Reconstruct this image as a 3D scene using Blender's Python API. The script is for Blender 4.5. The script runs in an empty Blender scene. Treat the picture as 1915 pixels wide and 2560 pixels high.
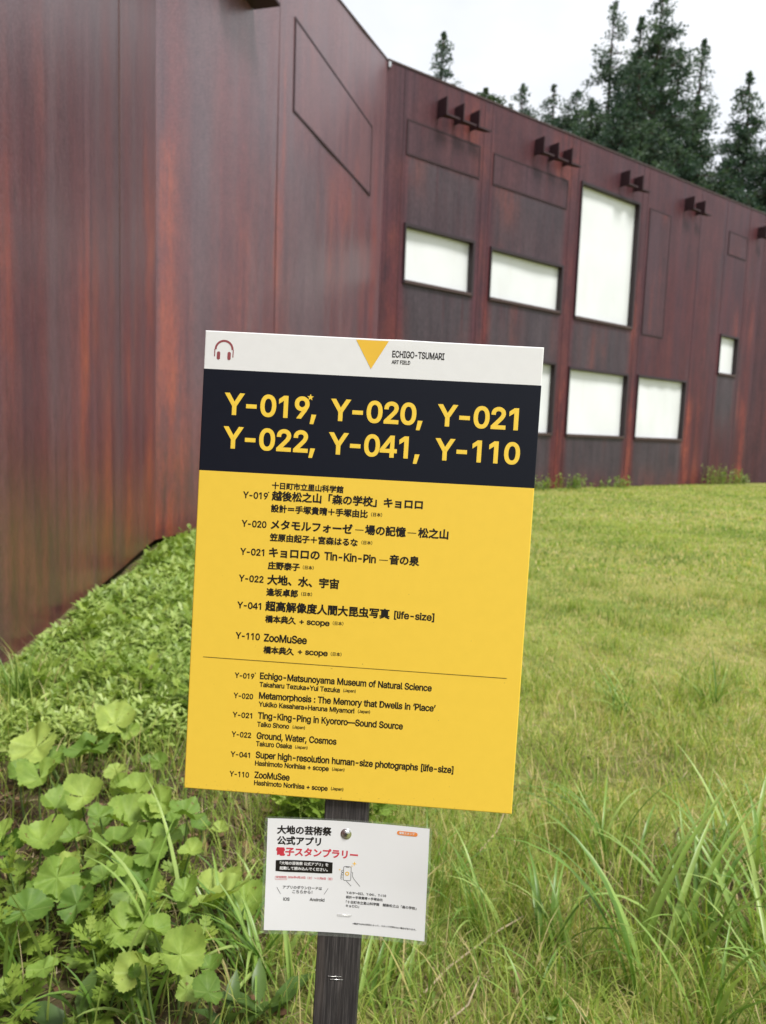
import bpy, bmesh, math, random
import numpy as np
from mathutils import Vector, Matrix

# ------------------------------------------------------------------ camera
SC = bpy.context.scene
COL = SC.collection
cam_d = bpy.data.cameras.new("camera")
cam = bpy.data.objects.new("camera", cam_d)
COL.objects.link(cam)
SC.camera = cam
RX = (0.99939547, 0.00370664, 0.03456822)      # camera right, up and back axes in the world
RY = (-0.03476638, 0.10655115, 0.99369923)
RZ = (0.0, -0.99430031, 0.10661561)
cam.matrix_world = Matrix(((RX[0], RY[0], RZ[0], 0.0), (RX[1], RY[1], RZ[1], 0.0), (RX[2], RY[2], RZ[2], 1.5), (0, 0, 0, 1)))
cam_d.sensor_fit = 'VERTICAL'
cam_d.sensor_height = 36.0
cam_d.lens = 26.016
cam_d.clip_start = 0.05
cam_d.clip_end = 2000
cam_d.dof.use_dof = True
cam_d.dof.focus_distance = 1.03
cam_d.dof.aperture_fstop = 6.6

# ------------------------------------------------------------------ sky, sun, exposure
SUN = Vector((0.36, -0.32, 0.88)).normalized()   # towards the sun
sun_d = bpy.data.lights.new("sun", 'SUN')
sun_d.energy = 3.1
sun_d.angle = math.radians(15)
sun_d.color = (1.0, 0.97, 0.915)
sun = bpy.data.objects.new("sun", sun_d)
COL.objects.link(sun)
sun.rotation_euler = SUN.to_track_quat('Z', 'Y').to_euler()
W = bpy.data.worlds.new("World")
SC.world = W
W.use_nodes = True
nt = W.node_tree
bg = nt.nodes['Background']
sky = nt.nodes.new('ShaderNodeTexSky')
sky.sky_type = 'NISHITA'
sky.sun_disc = False
sky.sun_elevation = math.asin(SUN.z)
sky.sun_rotation = math.atan2(SUN.x, SUN.y)
tc = nt.nodes.new('ShaderNodeTexCoord')
mp = nt.nodes.new('ShaderNodeMapping')
mp.inputs['Scale'].default_value = (1.6, 1.6, 3.2)
nz = nt.nodes.new('ShaderNodeTexNoise')
nz.inputs['Scale'].default_value = 1.7
nz.inputs['Detail'].default_value = 5
nz.inputs['Roughness'].default_value = 0.5
cr = nt.nodes.new('ShaderNodeValToRGB')
cr.color_ramp.elements[0].position = 0.30
cr.color_ramp.elements[0].color = (5.9, 6.2, 6.8, 1)
cr.color_ramp.elements[1].position = 0.62
cr.color_ramp.elements[1].color = (8.0, 8.1, 8.3, 1)
mx = nt.nodes.new('ShaderNodeMixRGB')
mx.inputs[0].default_value = 0.93
nt.links.new(tc.outputs['Generated'], mp.inputs['Vector'])
nt.links.new(mp.outputs['Vector'], nz.inputs['Vector'])
nt.links.new(nz.outputs['Fac'], cr.inputs['Fac'])
nt.links.new(sky.outputs['Color'], mx.inputs[1])
nt.links.new(cr.outputs['Color'], mx.inputs[2])
nt.links.new(mx.outputs['Color'], bg.inputs['Color'])
bg.inputs['Strength'].default_value = 0.10
SC.view_settings.view_transform = 'Standard'
SC.view_settings.look = 'None'
SC.view_settings.gamma = 1.0
SC.view_settings.use_curve_mapping = False
SC.view_settings.exposure = 0.55
SC.cycles.use_denoising = True
SC.cycles.max_bounces = 6
SC.cycles.transparent_max_bounces = 8

rng = np.random.default_rng(11)
random.seed(11)
PI = math.pi

# ------------------------------------------------------------------ helpers
def link(o, parent=None):
    COL.objects.link(o)
    if parent is not None:
        o.parent = parent
    return o

def tag(o, label=None, cat=None, group=None, kind=None):
    if label: o['label'] = label
    if cat: o['category'] = cat
    if group: o['group'] = group
    if kind: o['kind'] = kind
    return o

def empty(name, loc=(0, 0, 0), rot=None):
    o = bpy.data.objects.new(name, None)
    o.empty_display_size = 0.1
    link(o)
    o.location = loc
    if rot is not None:
        o.rotation_euler = rot
    return o

def mesh_obj(name, V, F, mat, parent=None, smooth=False, attrs=None):
    """one mesh from arrays: V (n,3), F (m,k) or list of such arrays; attrs = {name: per-vertex floats}"""
    me = bpy.data.meshes.new(name)
    V = np.asarray(V, dtype=np.float32)
    Fs = F if isinstance(F, list) else [F]
    Fs = [np.asarray(f, dtype=np.int32) for f in Fs if len(f)]
    me.vertices.add(len(V))
    me.vertices.foreach_set('co', V.ravel())
    li = np.concatenate([f.ravel() for f in Fs])
    tot = np.concatenate([np.full(len(f), f.shape[1], np.int32) for f in Fs])
    st = np.concatenate([[0], np.cumsum(tot)[:-1]]).astype(np.int32)
    me.loops.add(len(li))
    me.loops.foreach_set('vertex_index', li)
    me.polygons.add(len(tot))
    me.polygons.foreach_set('loop_start', st)
    if smooth:
        me.polygons.foreach_set('use_smooth', np.ones(len(tot), bool))
    me.update(calc_edges=True)
    me.validate()
    for k, v in (attrs or {}).items():
        a = me.attributes.new(k, 'FLOAT', 'POINT')
        a.data.foreach_set('value', np.asarray(v, dtype=np.float32))
    for m in (mat if isinstance(mat, (list, tuple)) else [mat]):
        me.materials.append(m)
    return link(bpy.data.objects.new(name, me), parent)

class MB:
    """collects boxes and prisms into one mesh"""
    def __init__(s): s.v = []; s.f = []
    def box(s, o, ax, ay, az, x0, x1, y0, y1, z0, z1):
        o, ax, ay, az = map(np.asarray, (o, ax, ay, az))
        b = len(s.v)
        for x, y, z in ((x0, y0, z0), (x1, y0, z0), (x1, y1, z0), (x0, y1, z0), (x0, y0, z1), (x1, y0, z1), (x1, y1, z1), (x0, y1, z1)):
            s.v.append(tuple(o + ax * x + ay * y + az * z))
        for f in ((0, 3, 2, 1), (4, 5, 6, 7), (0, 1, 5, 4), (1, 2, 6, 5), (2, 3, 7, 6), (3, 0, 4, 7)):
            s.f.append([b + i for i in f])
    def prism(s, pts, d):
        """polygon pts (3D) extruded by vector d"""
        b = len(s.v); n = len(pts)
        s.v += [tuple(p) for p in pts] + [tuple(np.asarray(p) + np.asarray(d)) for p in pts]
        s.f.append([b + i for i in range(n)][::-1]); s.f.append([b + n + i for i in range(n)])
        for i in range(n):
            j = (i + 1) % n
            s.f.append([b + i, b + j, b + n + j, b + n + i])
    def build(s, name, mat, parent=None, smooth=False, bevel=0):
        me = bpy.data.meshes.new(name)
        bm = bmesh.new()
        vs = [bm.verts.new(v) for v in s.v]
        for f in s.f:
            try: bm.faces.new([vs[i] for i in f])
            except ValueError: pass
        bmesh.ops.recalc_face_normals(bm, faces=bm.faces[:])
        if bevel:
            bmesh.ops.bevel(bm, geom=bm.edges[:], offset=bevel, segments=2, affect='EDGES', profile=0.5)
        bm.to_mesh(me); bm.free()
        if smooth:
            for p in me.polygons: p.use_smooth = True
        for m in (mat if isinstance(mat, (list, tuple)) else [mat]): me.materials.append(m)
        return link(bpy.data.objects.new(name, me), parent)

def tube_arrays(P, R, k=6):
    """tube through points P with radii R -> V, F (quads)"""
    P = np.asarray(P, float); n = len(P)
    T = np.gradient(P, axis=0); T /= np.linalg.norm(T, axis=1)[:, None] + 1e-9
    ref = np.array([0.31, 0.17, 0.93]) if abs(T[0][2]) < .9 else np.array([1.0, 0.1, 0.0])
    A = np.cross(T, ref); A /= np.linalg.norm(A, axis=1)[:, None] + 1e-9
    B = np.cross(T, A)
    an = np.arange(k) * 2 * PI / k
    V = P[:, None, :] + np.asarray(R)[:, None, None] * (np.cos(an)[None, :, None] * A[:, None, :] + np.sin(an)[None, :, None] * B[:, None, :])
    F = []
    for i in range(n - 1):
        for j in range(k):
            F.append((i * k + j, i * k + (j + 1) % k, (i + 1) * k + (j + 1) % k, (i + 1) * k + j))
    return V.reshape(-1, 3), np.array(F)

# ------------------------------------------------------------------ materials
class NT:
    def __init__(s, name):
        s.m = bpy.data.materials.new(name); s.m.use_nodes = True
        s.t = s.m.node_tree; s.b = s.t.nodes['Principled BSDF']; s.out = s.t.nodes['Material Output']
    def n(s, typ, **kw):
        x = s.t.nodes.new('ShaderNode' + typ)
        for k, v in kw.items(): setattr(x, k, v)
        return x
    def l(s, a, b): s.t.links.new(a, b)
    def val(s, sock, v):
        if hasattr(v, 'is_linked') or hasattr(v, 'links'): s.l(v, sock)
        else: sock.default_value = v
    def math(s, op, a, b=0.0, c=None, clamp=False):
        x = s.n('Math', operation=op); x.use_clamp = clamp
        s.val(x.inputs[0], a); s.val(x.inputs[1], b)
        if c is not None: s.val(x.inputs[2], c)
        return x.outputs[0]
    def mix(s, f, a, b, typ='MIX'):
        x = s.n('MixRGB', blend_type=typ)
        s.val(x.inputs[0], f)
        for i, c in ((1, a), (2, b)):
            s.val(x.inputs[i], (*c, 1) if isinstance(c, tuple) and len(c) == 3 else c)
        return x.outputs[0]
    def attr(s, name): return s.n('Attribute', attribute_name=name).outputs['Fac']
    def obj(s, scale=(1, 1, 1)):
        t = s.n('TexCoord'); m = s.n('Mapping'); m.inputs['Scale'].default_value = scale
        s.l(t.outputs['Object'], m.inputs['Vector']); return m.outputs[0]
    def noise(s, vec, scale, detail=4, rough=.55):
        x = s.n('TexNoise'); s.l(vec, x.inputs['Vector'])
        x.inputs['Scale'].default_value = scale; x.inputs['Detail'].default_value = detail; x.inputs['Roughness'].default_value = rough
        return x.outputs['Fac']
    def ramp(s, f, stops):
        x = s.n('ValToRGB'); e = x.color_ramp.elements
        while len(e) < len(stops): e.new(0.5)
        for i, (p, c) in enumerate(stops):
            e[i].position = p; e[i].color = (*c, 1) if len(c) == 3 else c
        s.val(x.inputs[0], f); return x.outputs[0]
    def smooth(s, f, a, b):
        x = s.n('MapRange'); x.interpolation_type = 'SMOOTHSTEP'; x.clamp = True
        s.val(x.inputs['Value'], f); x.inputs['From Min'].default_value = a; x.inputs['From Max'].default_value = b
        return x.outputs[0]
    def set(s, col=None, rough=None, spec=None, metal=None, bump=None, bstr=.3, bdist=.01):
        if col is not None: s.val(s.b.inputs['Base Color'], (*col, 1) if isinstance(col, tuple) and len(col) == 3 else col)
        if rough is not None: s.val(s.b.inputs['Roughness'], rough)
        if spec is not None: s.val(s.b.inputs['Specular IOR Level'], spec)
        if metal is not None: s.val(s.b.inputs['Metallic'], metal)
        if bump is not None:
            x = s.n('Bump'); x.inputs['Strength'].default_value = bstr; x.inputs['Distance'].default_value = bdist
            s.l(bump, x.inputs['Height']); s.l(x.outputs[0], s.b.inputs['Normal'])
        return s.m

def plain(name, col, rough=.5, spec=.5, metal=0.0, var=.12, sc=40):
    t = NT(name); v = t.noise(t.obj(), sc, 3)
    k = t.ramp(v, [(.3, tuple(c * (1 - var) for c in col)), (.7, tuple(min(1, c * (1 + var)) for c in col))])
    return t.set(k, rough, spec, metal)

def leaf_mat(name, stops, trans=.35, rough=.5, spec=.3, noise=True, tcol=None):
    """leaf: colour by per-leaf 'tint', part of the light passes through"""
    t = NT(name)
    c = t.ramp(t.attr('tint'), stops)
    if noise:
        c = t.mix(.5, c, t.ramp(t.noise(t.obj(), 9, 3), [(.3, (.62, .62, .62)), (.7, (1.25, 1.2, 1.1))]), 'MULTIPLY')
    t.set(c, rough, spec)
    tr = t.n('BsdfTranslucent'); ms = t.n('MixShader'); ms.inputs[0].default_value = trans
    t.l(t.mix(1.0, c, tcol or (1.25, 1.3, .7), 'MULTIPLY'), tr.inputs['Color'])
    t.l(t.b.outputs[0], ms.inputs[1]); t.l(tr.outputs[0], ms.inputs[2]); t.l(ms.outputs[0], t.out.inputs['Surface'])
    return t.m

def steel_mat(name, deep, spec):
    """weathering steel: maroon with run-off streaks; 'rust' and 'wash' are per-vertex stain amounts"""
    t = NT(name)
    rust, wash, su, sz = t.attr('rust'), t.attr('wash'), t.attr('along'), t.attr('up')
    cb = t.n('CombineXYZ'); t.l(su, cb.inputs[0]); t.l(sz, cb.inputs[1])
    def nv(sx, sy, scale, det=4, rg=.6):
        m = t.n('Mapping'); m.inputs['Scale'].default_value = (sx, sy, 1); t.l(cb.outputs[0], m.inputs[0])
        return t.noise(m.outputs[0], scale, det, rg)
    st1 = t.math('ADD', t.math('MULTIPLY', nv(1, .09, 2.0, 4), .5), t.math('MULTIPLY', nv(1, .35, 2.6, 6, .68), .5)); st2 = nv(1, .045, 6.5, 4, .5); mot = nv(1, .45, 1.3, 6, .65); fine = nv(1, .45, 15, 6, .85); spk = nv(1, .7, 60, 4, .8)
    base = t.ramp(st1, [(.30, (.040, .018, .026)), (.45, (.080, .024, .032)), (.55, (.112, .032, .036)), (.70, (.160, .055, .056))])
    wide = nv(1, .05, 1.15, 3)
    base = t.mix(t.math('MULTIPLY', t.smooth(wide, .44, .60), .8), base, t.ramp(st2, [(.35, (.044, .020, .031)), (.65, (.130, .068, .083))]))
    base = t.mix(t.math('MULTIPLY', t.smooth(st2, .48, .80), .45), base, (.120, .050, .055))
    base = t.mix(t.math('MULTIPLY', t.smooth(mot, .45, .7), .5), base, (.14, .055, .052))
    base = t.mix(1.0, base, (.60, .41, .49) if deep else (1.06, .90, .93), 'MULTIPLY')  # deep: base darkened to paint in the reflection of dark surroundings
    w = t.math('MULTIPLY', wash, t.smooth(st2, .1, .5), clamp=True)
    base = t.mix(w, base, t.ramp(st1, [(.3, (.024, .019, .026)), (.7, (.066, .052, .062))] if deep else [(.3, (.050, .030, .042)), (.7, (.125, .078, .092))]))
    r = t.math('MULTIPLY', rust, t.smooth(t.math('ADD', t.math('MULTIPLY', st2, .55), t.math('MULTIPLY', mot, 1.0)), .55, 1.0), clamp=True)
    base = t.mix(r, base, t.ramp(mot, [(.35, (.23, .030, .022)), (.7, (.29, .070, .034))]))
    sp = t.ramp(fine, [(.3, (.52, .50, .54)), (.7, (1.58, 1.52, 1.52))])
    base = t.mix(.8, base, sp, 'MULTIPLY')
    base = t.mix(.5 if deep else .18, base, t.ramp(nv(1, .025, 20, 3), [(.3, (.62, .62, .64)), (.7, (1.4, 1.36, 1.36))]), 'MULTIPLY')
    base = t.mix(t.math('MULTIPLY', t.smooth(spk, .47, .66), t.math('MULTIPLY_ADD', sz, .02 if deep else .075, .05 if deep else .04, clamp=True)), base, (.18, .10, .105) if deep else (.36, .23, .245))  # pale speckle growing with height: sky sheen painted into the colour
    rg = t.math('MULTIPLY_ADD', st2, .2, .24 + .14 * deep)
    t.set(base, rg, spec, bump=fine, bstr=.18, bdist=.01)
    return t.m

M = {}
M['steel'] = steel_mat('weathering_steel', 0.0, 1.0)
M['deep_steel'] = steel_mat('steel_dark_reflection', 1.0, .35)
M['dark_steel'] = plain('dark_painted_steel', (.030, .018, .022), .5, .4)
M['brown_steel'] = plain('brown_steel', (.060, .036, .034), .5, .4)
M['fin'] = plain('fin_steel', (.034, .014, .018), .55, .35)
M['roof'] = plain('roof_steel', (.10, .045, .042), .6)

def pane_mat():
    t = NT('white_window_film')
    a = t.noise(t.obj(), .55, 3); b = t.noise(t.obj((2.2, 2.2, .5)), 1.1, 3)
    c = t.ramp(a, [(.3, (.69, .71, .73)), (.7, (.76, .78, .81))])
    c = t.mix(t.math('MULTIPLY', t.smooth(b, .55, .75), .18), c, (.62, .61, .58))
    return t.set(c, .25, .5)
M['pane'] = pane_mat()

def board_mat(name, col, dirt=0.0, spec=.35):
    t = NT(name); v = t.noise(t.obj((60, 60, 60)), 1.0, 4)
    c = t.ramp(v, [(.3, tuple(x * .985 for x in col)), (.7, tuple(min(1, x * 1.012) for x in col))])
    if dirt:
        tcx = t.n('TexCoord'); sp = t.n('SeparateXYZ'); t.l(tcx.outputs['Object'], sp.inputs[0])
        low = t.smooth(sp.outputs[1], -.590, -.626)
        spk = t.smooth(t.math('ADD', t.noise(t.obj(), 190, 4, .7), t.math('MULTIPLY', low, .10)), .70, .78)
        spk = t.math('MULTIPLY', spk, t.math('MULTIPLY_ADD', low, .8, .0))
        c = t.mix(t.math('MULTIPLY', spk, dirt), c, (.16, .09, .03))
        dots = t.smooth(t.noise(t.obj(), 120, 2, .5), .745, .775)
        c = t.mix(t.math('MULTIPLY', dots, .5), c, (.25, .15, .04))
    return t.set(c, t.math('MULTIPLY_ADD', v, .16, .34), spec)
M['yellow'] = board_mat('yellow_board_film', (.88, .60, .066), .9)
M['navy'] = board_mat('navy_board_film', (.0075, .0095, .0175), 0, .18)
M['white'] = board_mat('white_board_film', (.80, .81, .82))
M['black_ink'] = plain('black_ink', (.012, .010, .009), .5, .3)
M['grey_ink'] = plain('grey_ink', (.030, .028, .030), .5, .3)
M['yellow_ink'] = plain('yellow_ink', (.92, .63, .065), .4, .4, var=.03)
M['emblem_yellow'] = plain('emblem_yellow', (.84, .52, .05), .4, .4, var=.03)
M['maroon_ink'] = plain('maroon_ink', (.29, .075, .085), .5, .3)
M['red_ink'] = plain('red_ink', (.60, .045, .07), .5, .3)
M['white_ink'] = plain('white_ink', (.82, .82, .83), .5, .3, var=.02)
M['orange_ink'] = plain('orange_ink', (.80, .26, .06), .5, .3)
M['gold_ink'] = plain('gold_ink', (.85, .52, .08), .5, .3)
M['paper'] = plain('white_paper', (.80, .81, .84), .35, .5, var=.015, sc=8)
M['metal'] = plain('bright_metal', (.62, .62, .60), .28, .5, 1.0)
M['recess'] = plain('dark_recess', (.03, .03, .03), .6)

def film_mat():
    t = NT('clear_laminate')
    t.set((.75, .80, .76), .12, .5)
    tr = t.n('BsdfTransparent'); tr.inputs[0].default_value = (.93, .96, .94, 1)
    ms = t.n('MixShader'); ms.inputs[0].default_value = .10
    t.l(tr.outputs[0], ms.inputs[1]); t.l(t.b.outputs[0], ms.inputs[2]); t.l(ms.outputs[0], t.out.inputs['Surface'])
    return t.m
M['film'] = film_mat()

def post_mat():
    t = NT('weathered_post_wood')
    g = t.noise(t.obj((1, .028, 1)), 330, 5, .7); g2 = t.noise(t.obj((1, .05, 1)), 55, 4); b = t.noise(t.obj(), 9, 3)
    c = t.ramp(g, [(.30, (.012, .011, .012)), (.5, (.040, .036, .037)), (.70, (.115, .104, .102))])
    c = t.mix(t.math('MULTIPLY', t.smooth(g2, .5, .72), .5), c, (.070, .056, .050))
    c = t.mix(t.math('MULTIPLY', t.smooth(b, .5, .68), .45), c, (.016, .014, .018))
    return t.set(c, .72, .3, bump=g, bstr=.6, bdist=.0015)
M['post'] = post_mat()

GREEN = [(0, (.120, .215, .040)), (.35, (.280, .385, .080)), (.7, (.42, .49, .135)), (.85, (.58, .51, .22)), (1, (.68, .56, .35))]
M['lawn'] = leaf_mat('lawn_grass', GREEN, .45, .55, .25)
M['tuft'] = leaf_mat('tuft_grass', [(0, (.085, .185, .032)), (.5, (.200, .345, .060)), (1, (.38, .50, .15))], .3, .38, .5)
M['cover'] = leaf_mat('cover_leaf', [(0, (.090, .165, .036)), (.5, (.230, .350, .075)), (1, (.43, .54, .17))], .35, .42, .45)
M['mugwort'] = leaf_mat('mugwort_leaf', [(0, (.130, .225, .036)), (.5, (.25, .365, .062)), (1, (.43, .52, .12))], .38, .5, .3)
M['dock'] = leaf_mat('dock_leaf', [(0, (.055, .115, .03)), (1, (.13, .21, .05))], .3, .4, .4)
M['conifer'] = leaf_mat('cedar_foliage', [(0, (.026, .052, .042)), (.5, (.055, .092, .063)), (1, (.12, .165, .100))], .3, .6, .25, noise=False, tcol=(1.1, 1.3, .8))
M['broadleaf'] = leaf_mat('broadleaf_foliage', [(0, (.020, .042, .018)), (1, (.07, .11, .04))], .25, .6, .25, noise=False)
M['bark'] = plain('cedar_bark', (.070, .050, .040), .85, .2)
M['straw'] = leaf_mat('dry_straw', [(0, (.20, .15, .09)), (.5, (.36, .28, .17)), (1, (.52, .44, .31))], .1, .6, .2)
M['litter'] = leaf_mat('dead_leaf', [(0, (.06, .032, .020)), (.5, (.15, .085, .048)), (1, (.34, .22, .13))], .1, .7, .2)
M['stalk'] = leaf_mat('green_stalk', [(0, (.11, .20, .05)), (1, (.21, .30, .10))], .1, .45, .4)

def butterbur_mat():
    t = NT('butterbur_leaf')
    c = t.ramp(t.attr('tint'), [(0, (.110, .205, .036)), (.5, (.230, .350, .066)), (1, (.40, .50, .125))])
    c = t.mix(t.math('MULTIPLY', t.attr('vein'), .45), c, (.40, .50, .17))
    n1 = t.noise(t.obj(), 26, 4)
    c = t.mix(.6, c, t.ramp(n1, [(.3, (.62, .68, .6)), (.7, (1.2, 1.16, 1.1))]), 'MULTIPLY')
    c = t.mix(t.math('MULTIPLY', t.smooth(t.noise(t.obj(), 48, 2, .5), .70, .74), .8), c, (.16, .10, .03))
    t.set(c, .55, .3, bump=t.noise(t.obj(), 70, 3), bstr=.35, bdist=.004)
    tr = t.n('BsdfTranslucent'); ms = t.n('MixShader'); ms.inputs[0].default_value = .32
    t.l(t.mix(1.0, c, (1.2, 1.25, .55), 'MULTIPLY'), tr.inputs['Color'])
    t.l(t.b.outputs[0], ms.inputs[1]); t.l(tr.outputs[0], ms.inputs[2]); t.l(ms.outputs[0], t.out.inputs['Surface'])
    return t.m
M['butterbur'] = butterbur_mat()

def ground_mat():
    t = NT('ground_soil_and_thatch')
    tc_ = t.n('TexCoord'); v = tc_.outputs['Object']
    a = t.noise(v, .45, 5); b = t.noise(v, 3.1, 5); c3 = t.noise(v, 34, 5, .7); d = t.noise(v, 150, 3, .7)
    soil = t.ramp(c3, [(.3, (.026, .017, .012)), (.55, (.070, .045, .032)), (.75, (.16, .11, .075))])
    grass = t.ramp(b, [(.25, (.13, .17, .040)), (.5, (.22, .26, .062)), (.7, (.32, .31, .11)), (.85, (.40, .33, .17))])
    grass = t.mix(t.math('MULTIPLY', t.smooth(a, .42, .66), .55), grass, (.30, .275, .105))
    grass = t.mix(.7, grass, t.ramp(d, [(.3, (.5, .5, .5)), (.7, (1.4, 1.35, 1.2))]), 'MULTIPLY')
    m = t.math('ADD', t.attr('soil'), t.math('MULTIPLY', t.math('SUBTRACT', c3, .5), .8), clamp=True)
    return t.set(t.mix(m, grass, soil), .9, .15, bump=c3, bstr=.5, bdist=.03)
M['ground'] = ground_mat()

# ------------------------------------------------------------------ ground
AB = np.array([-3.015, 9.735]); BC = np.array([-0.28735, 19.5814])
dA = np.array([math.sin(math.radians(-7.58)), math.cos(math.radians(-7.58))])
dB = (BC - AB) / np.linalg.norm(BC - AB); LB = float(np.linalg.norm(BC - AB))
dC = np.array([0.78239081, 0.62278778])
aD = math.radians(66); dD = np.array([math.sin(aD), math.cos(aD)])
LC = 20.35
CD = BC + dC * LC
nrm = lambda d: np.array([d[1], -d[0]])       # towards the lawn
nA, nB, nC, nD = nrm(dA), nrm(dB), nrm(dC), nrm(dD)

def wall_dist(x, y):
    """distance in front of the wall A / wall B lines"""
    a = (x - AB[0]) * nA[0] + (y - AB[1]) * nA[1]
    b = (x - AB[0]) * nB[0] + (y - AB[1]) * nB[1]
    return np.where(y < 9.735, a, np.maximum(a, b) * 0 + b)

def sstep(x, a, b):
    t = np.clip((x - a) / (b - a), 0, 1); return t * t * (3 - 2 * t)

_ph = rng.uniform(0, 6.28, 24)
def vnoise(x, y, f):
    """cheap smooth noise, about -1..1"""
    s = 0
    for i in range(4):
        an = _ph[i] + i * 1.7
        s = s + np.sin(f * (1 + .37 * i) * (x * math.cos(an) + y * math.sin(an)) + _ph[i + 6]) * np.cos(f * (.8 + .29 * i) * (y * math.cos(an * 1.3) - x * math.sin(an * 1.3)) + _ph[i + 12])
    return s / 2.2

def gz(x, y):
    z = -0.14 * sstep(y, 9, 19)
    near = np.exp(-((np.abs(y) / 30) ** 4))
    z = z - .11 * (1 - sstep(wall_dist(x, y), .05, .75)) * sstep(y, 5.5, 8) * (1 - sstep(y, 19, 20.5)) * (wall_dist(x, y) > -2)
    return z + near * (.025 * vnoise(x, y, 1.1) + .012 * vnoise(x + 7, y, 3.1))

def soil_amt(x, y):
    bed = sstep(-.12 - x - .12 * (y - 1.8), -.15, .25) * (1 - sstep(y, 2.9, 3.9))
    near_wall = 1 - sstep(wall_dist(x, y), .15, .6)
    bare = .75 * sstep(vnoise(x + 5, y + 2, 2.4), .35, .8) * (1 - sstep(y, 2.6, 4.2))
    return np.clip(np.maximum(np.maximum(bed * .95, bare), near_wall * .8) + .12 * vnoise(x, y, 6), 0, 1)

def axis(lo, hi, s, far):
    m = np.arange(lo, hi + 1e-6, s); g = [0.6]
    while sum(g) < far: g.append(g[-1] * 1.6)
    c = np.cumsum(g)
    return np.concatenate([lo - c[::-1], m, hi + c])
gx, gy = axis(-6, 22, .2, 420), axis(-4, 34, .2, 420)
X, Y = np.meshgrid(gx, gy)
Z = gz(X, Y)
nx_, ny_ = len(gx), len(gy)
I = np.arange(nx_ * ny_).reshape(ny_, nx_)
F = np.stack([I[:-1, :-1], I[:-1, 1:], I[1:, 1:], I[1:, :-1]], -1).reshape(-1, 4)
g = mesh_obj('ground', np.stack([X, Y, Z], -1).reshape(-1, 3), F, M['ground'], smooth=True, attrs={'soil': soil_amt(X, Y).ravel()})
tag(g, kind='structure')

# ------------------------------------------------------------------ museum building
museum = empty('museum_building', (BC[0], BC[1], 0))
tag(museum, 'rust red weathering steel museum with folded walls and white windows behind the sign', 'building')
BO = np.array([BC[0], BC[1], 0.0])
e3 = lambda d: np.array([d[0], d[1], 0.0])
up3 = np.array([0, 0, 1.0])

def streaks(S, Zz, seed, L0, L1, ztop, n, amp):
    """random vertical run-off streaks"""
    r = np.random.default_rng(seed); out = np.zeros_like(S)
    for i in range(n):
        s0 = r.uniform(L0, L1); w = r.uniform(.03, .22); zt = r.uniform(.3, 1) * ztop; ln = r.uniform(1.0, 6.0); a = r.uniform(.3, 1) * amp
        out += a * np.exp(-((S - s0) / w) ** 2) * sstep(zt - Zz, -.4, .5) * (1 - sstep(zt - Zz, ln * .5, ln))
    return out
def blob(S, Zz, s0, w, z0, z1, a, soft=.8):
    return a * np.exp(-(np.abs(S - s0) / w) ** 2.6) * sstep(Zz, z0 - soft, z0 + soft * .3) * (1 - sstep(Zz, z1 - soft * .3, z1 + soft))

def wall_section(P0, d, s0, s1, topf, z_bottom, rust_f, wash_f, holes=(), ds=.06, dz=.16, mat='steel'):
    """a steel wall section: fine grid (it carries the stains), holes left where windows sit"""
    ss = np.unique(np.round(np.concatenate([np.linspace(s0, s1, int((s1 - s0) / ds) + 2)] + [np.array(h[:2]) for h in holes]), 4))
    zmax = max(topf(s0), topf(s1))
    zz = np.unique(np.round(np.concatenate([np.linspace(z_bottom, zmax, int((zmax - z_bottom) / dz) + 2)] + [np.array(h[2:]) for h in holes]), 4))
    S, Q = np.meshgrid(ss, zz)
    tp = np.array([topf(v) for v in ss])[None, :]
    zr = np.where(Q > 9.75 if holes else Q > 1e9, 9.75 + (Q - 9.75) / (zmax - 9.75) * (tp - 9.75), Q if holes else z_bottom + (Q - z_bottom) / (zmax - z_bottom) * (tp - z_bottom))
    n = nrm(d)
    wav = .006 * np.sin(S * 2.1 + zr * .6) * (0 if holes else 1)
    V = np.stack([P0[0] + d[0] * S + n[0] * wav - BO[0], P0[1] + d[1] * S + n[1] * wav - BO[1], zr], -1).reshape(-1, 3)
    I = np.arange(S.size).reshape(S.shape)
    F = np.stack([I[:-1, :-1], I[:-1, 1:], I[1:, 1:], I[1:, :-1]], -1)
    cs, cz = (S[:-1, :-1] + S[:-1, 1:]) / 2, (Q[:-1, :-1] + Q[1:, :-1]) / 2
    keep = np.ones(cs.shape, bool)
    for a, b, z0, z1 in holes: keep &= ~((cs > a) & (cs < b) & (cz > z0) & (cz < z1))
    at = {'rust': np.clip(rust_f(S, zr), 0, 1).ravel(), 'wash': np.clip(wash_f(S, zr), 0, 1).ravel(), 'along': (S + s0 * 3.7 + 40 * d[0]).ravel(), 'up': zr.ravel()}
    return mesh_obj('wall', V, F[keep], M[mat], museum, smooth=not holes, attrs=at)

topB = lambda s: 9.22 + .148 * s
topA = lambda s: 9.22 + .10 * s * (s < 0) * 0 + .05 * s
topC = lambda s: 10.75 + .0185 * s
topD = lambda s: topC(LC) + .01 * s

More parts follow.
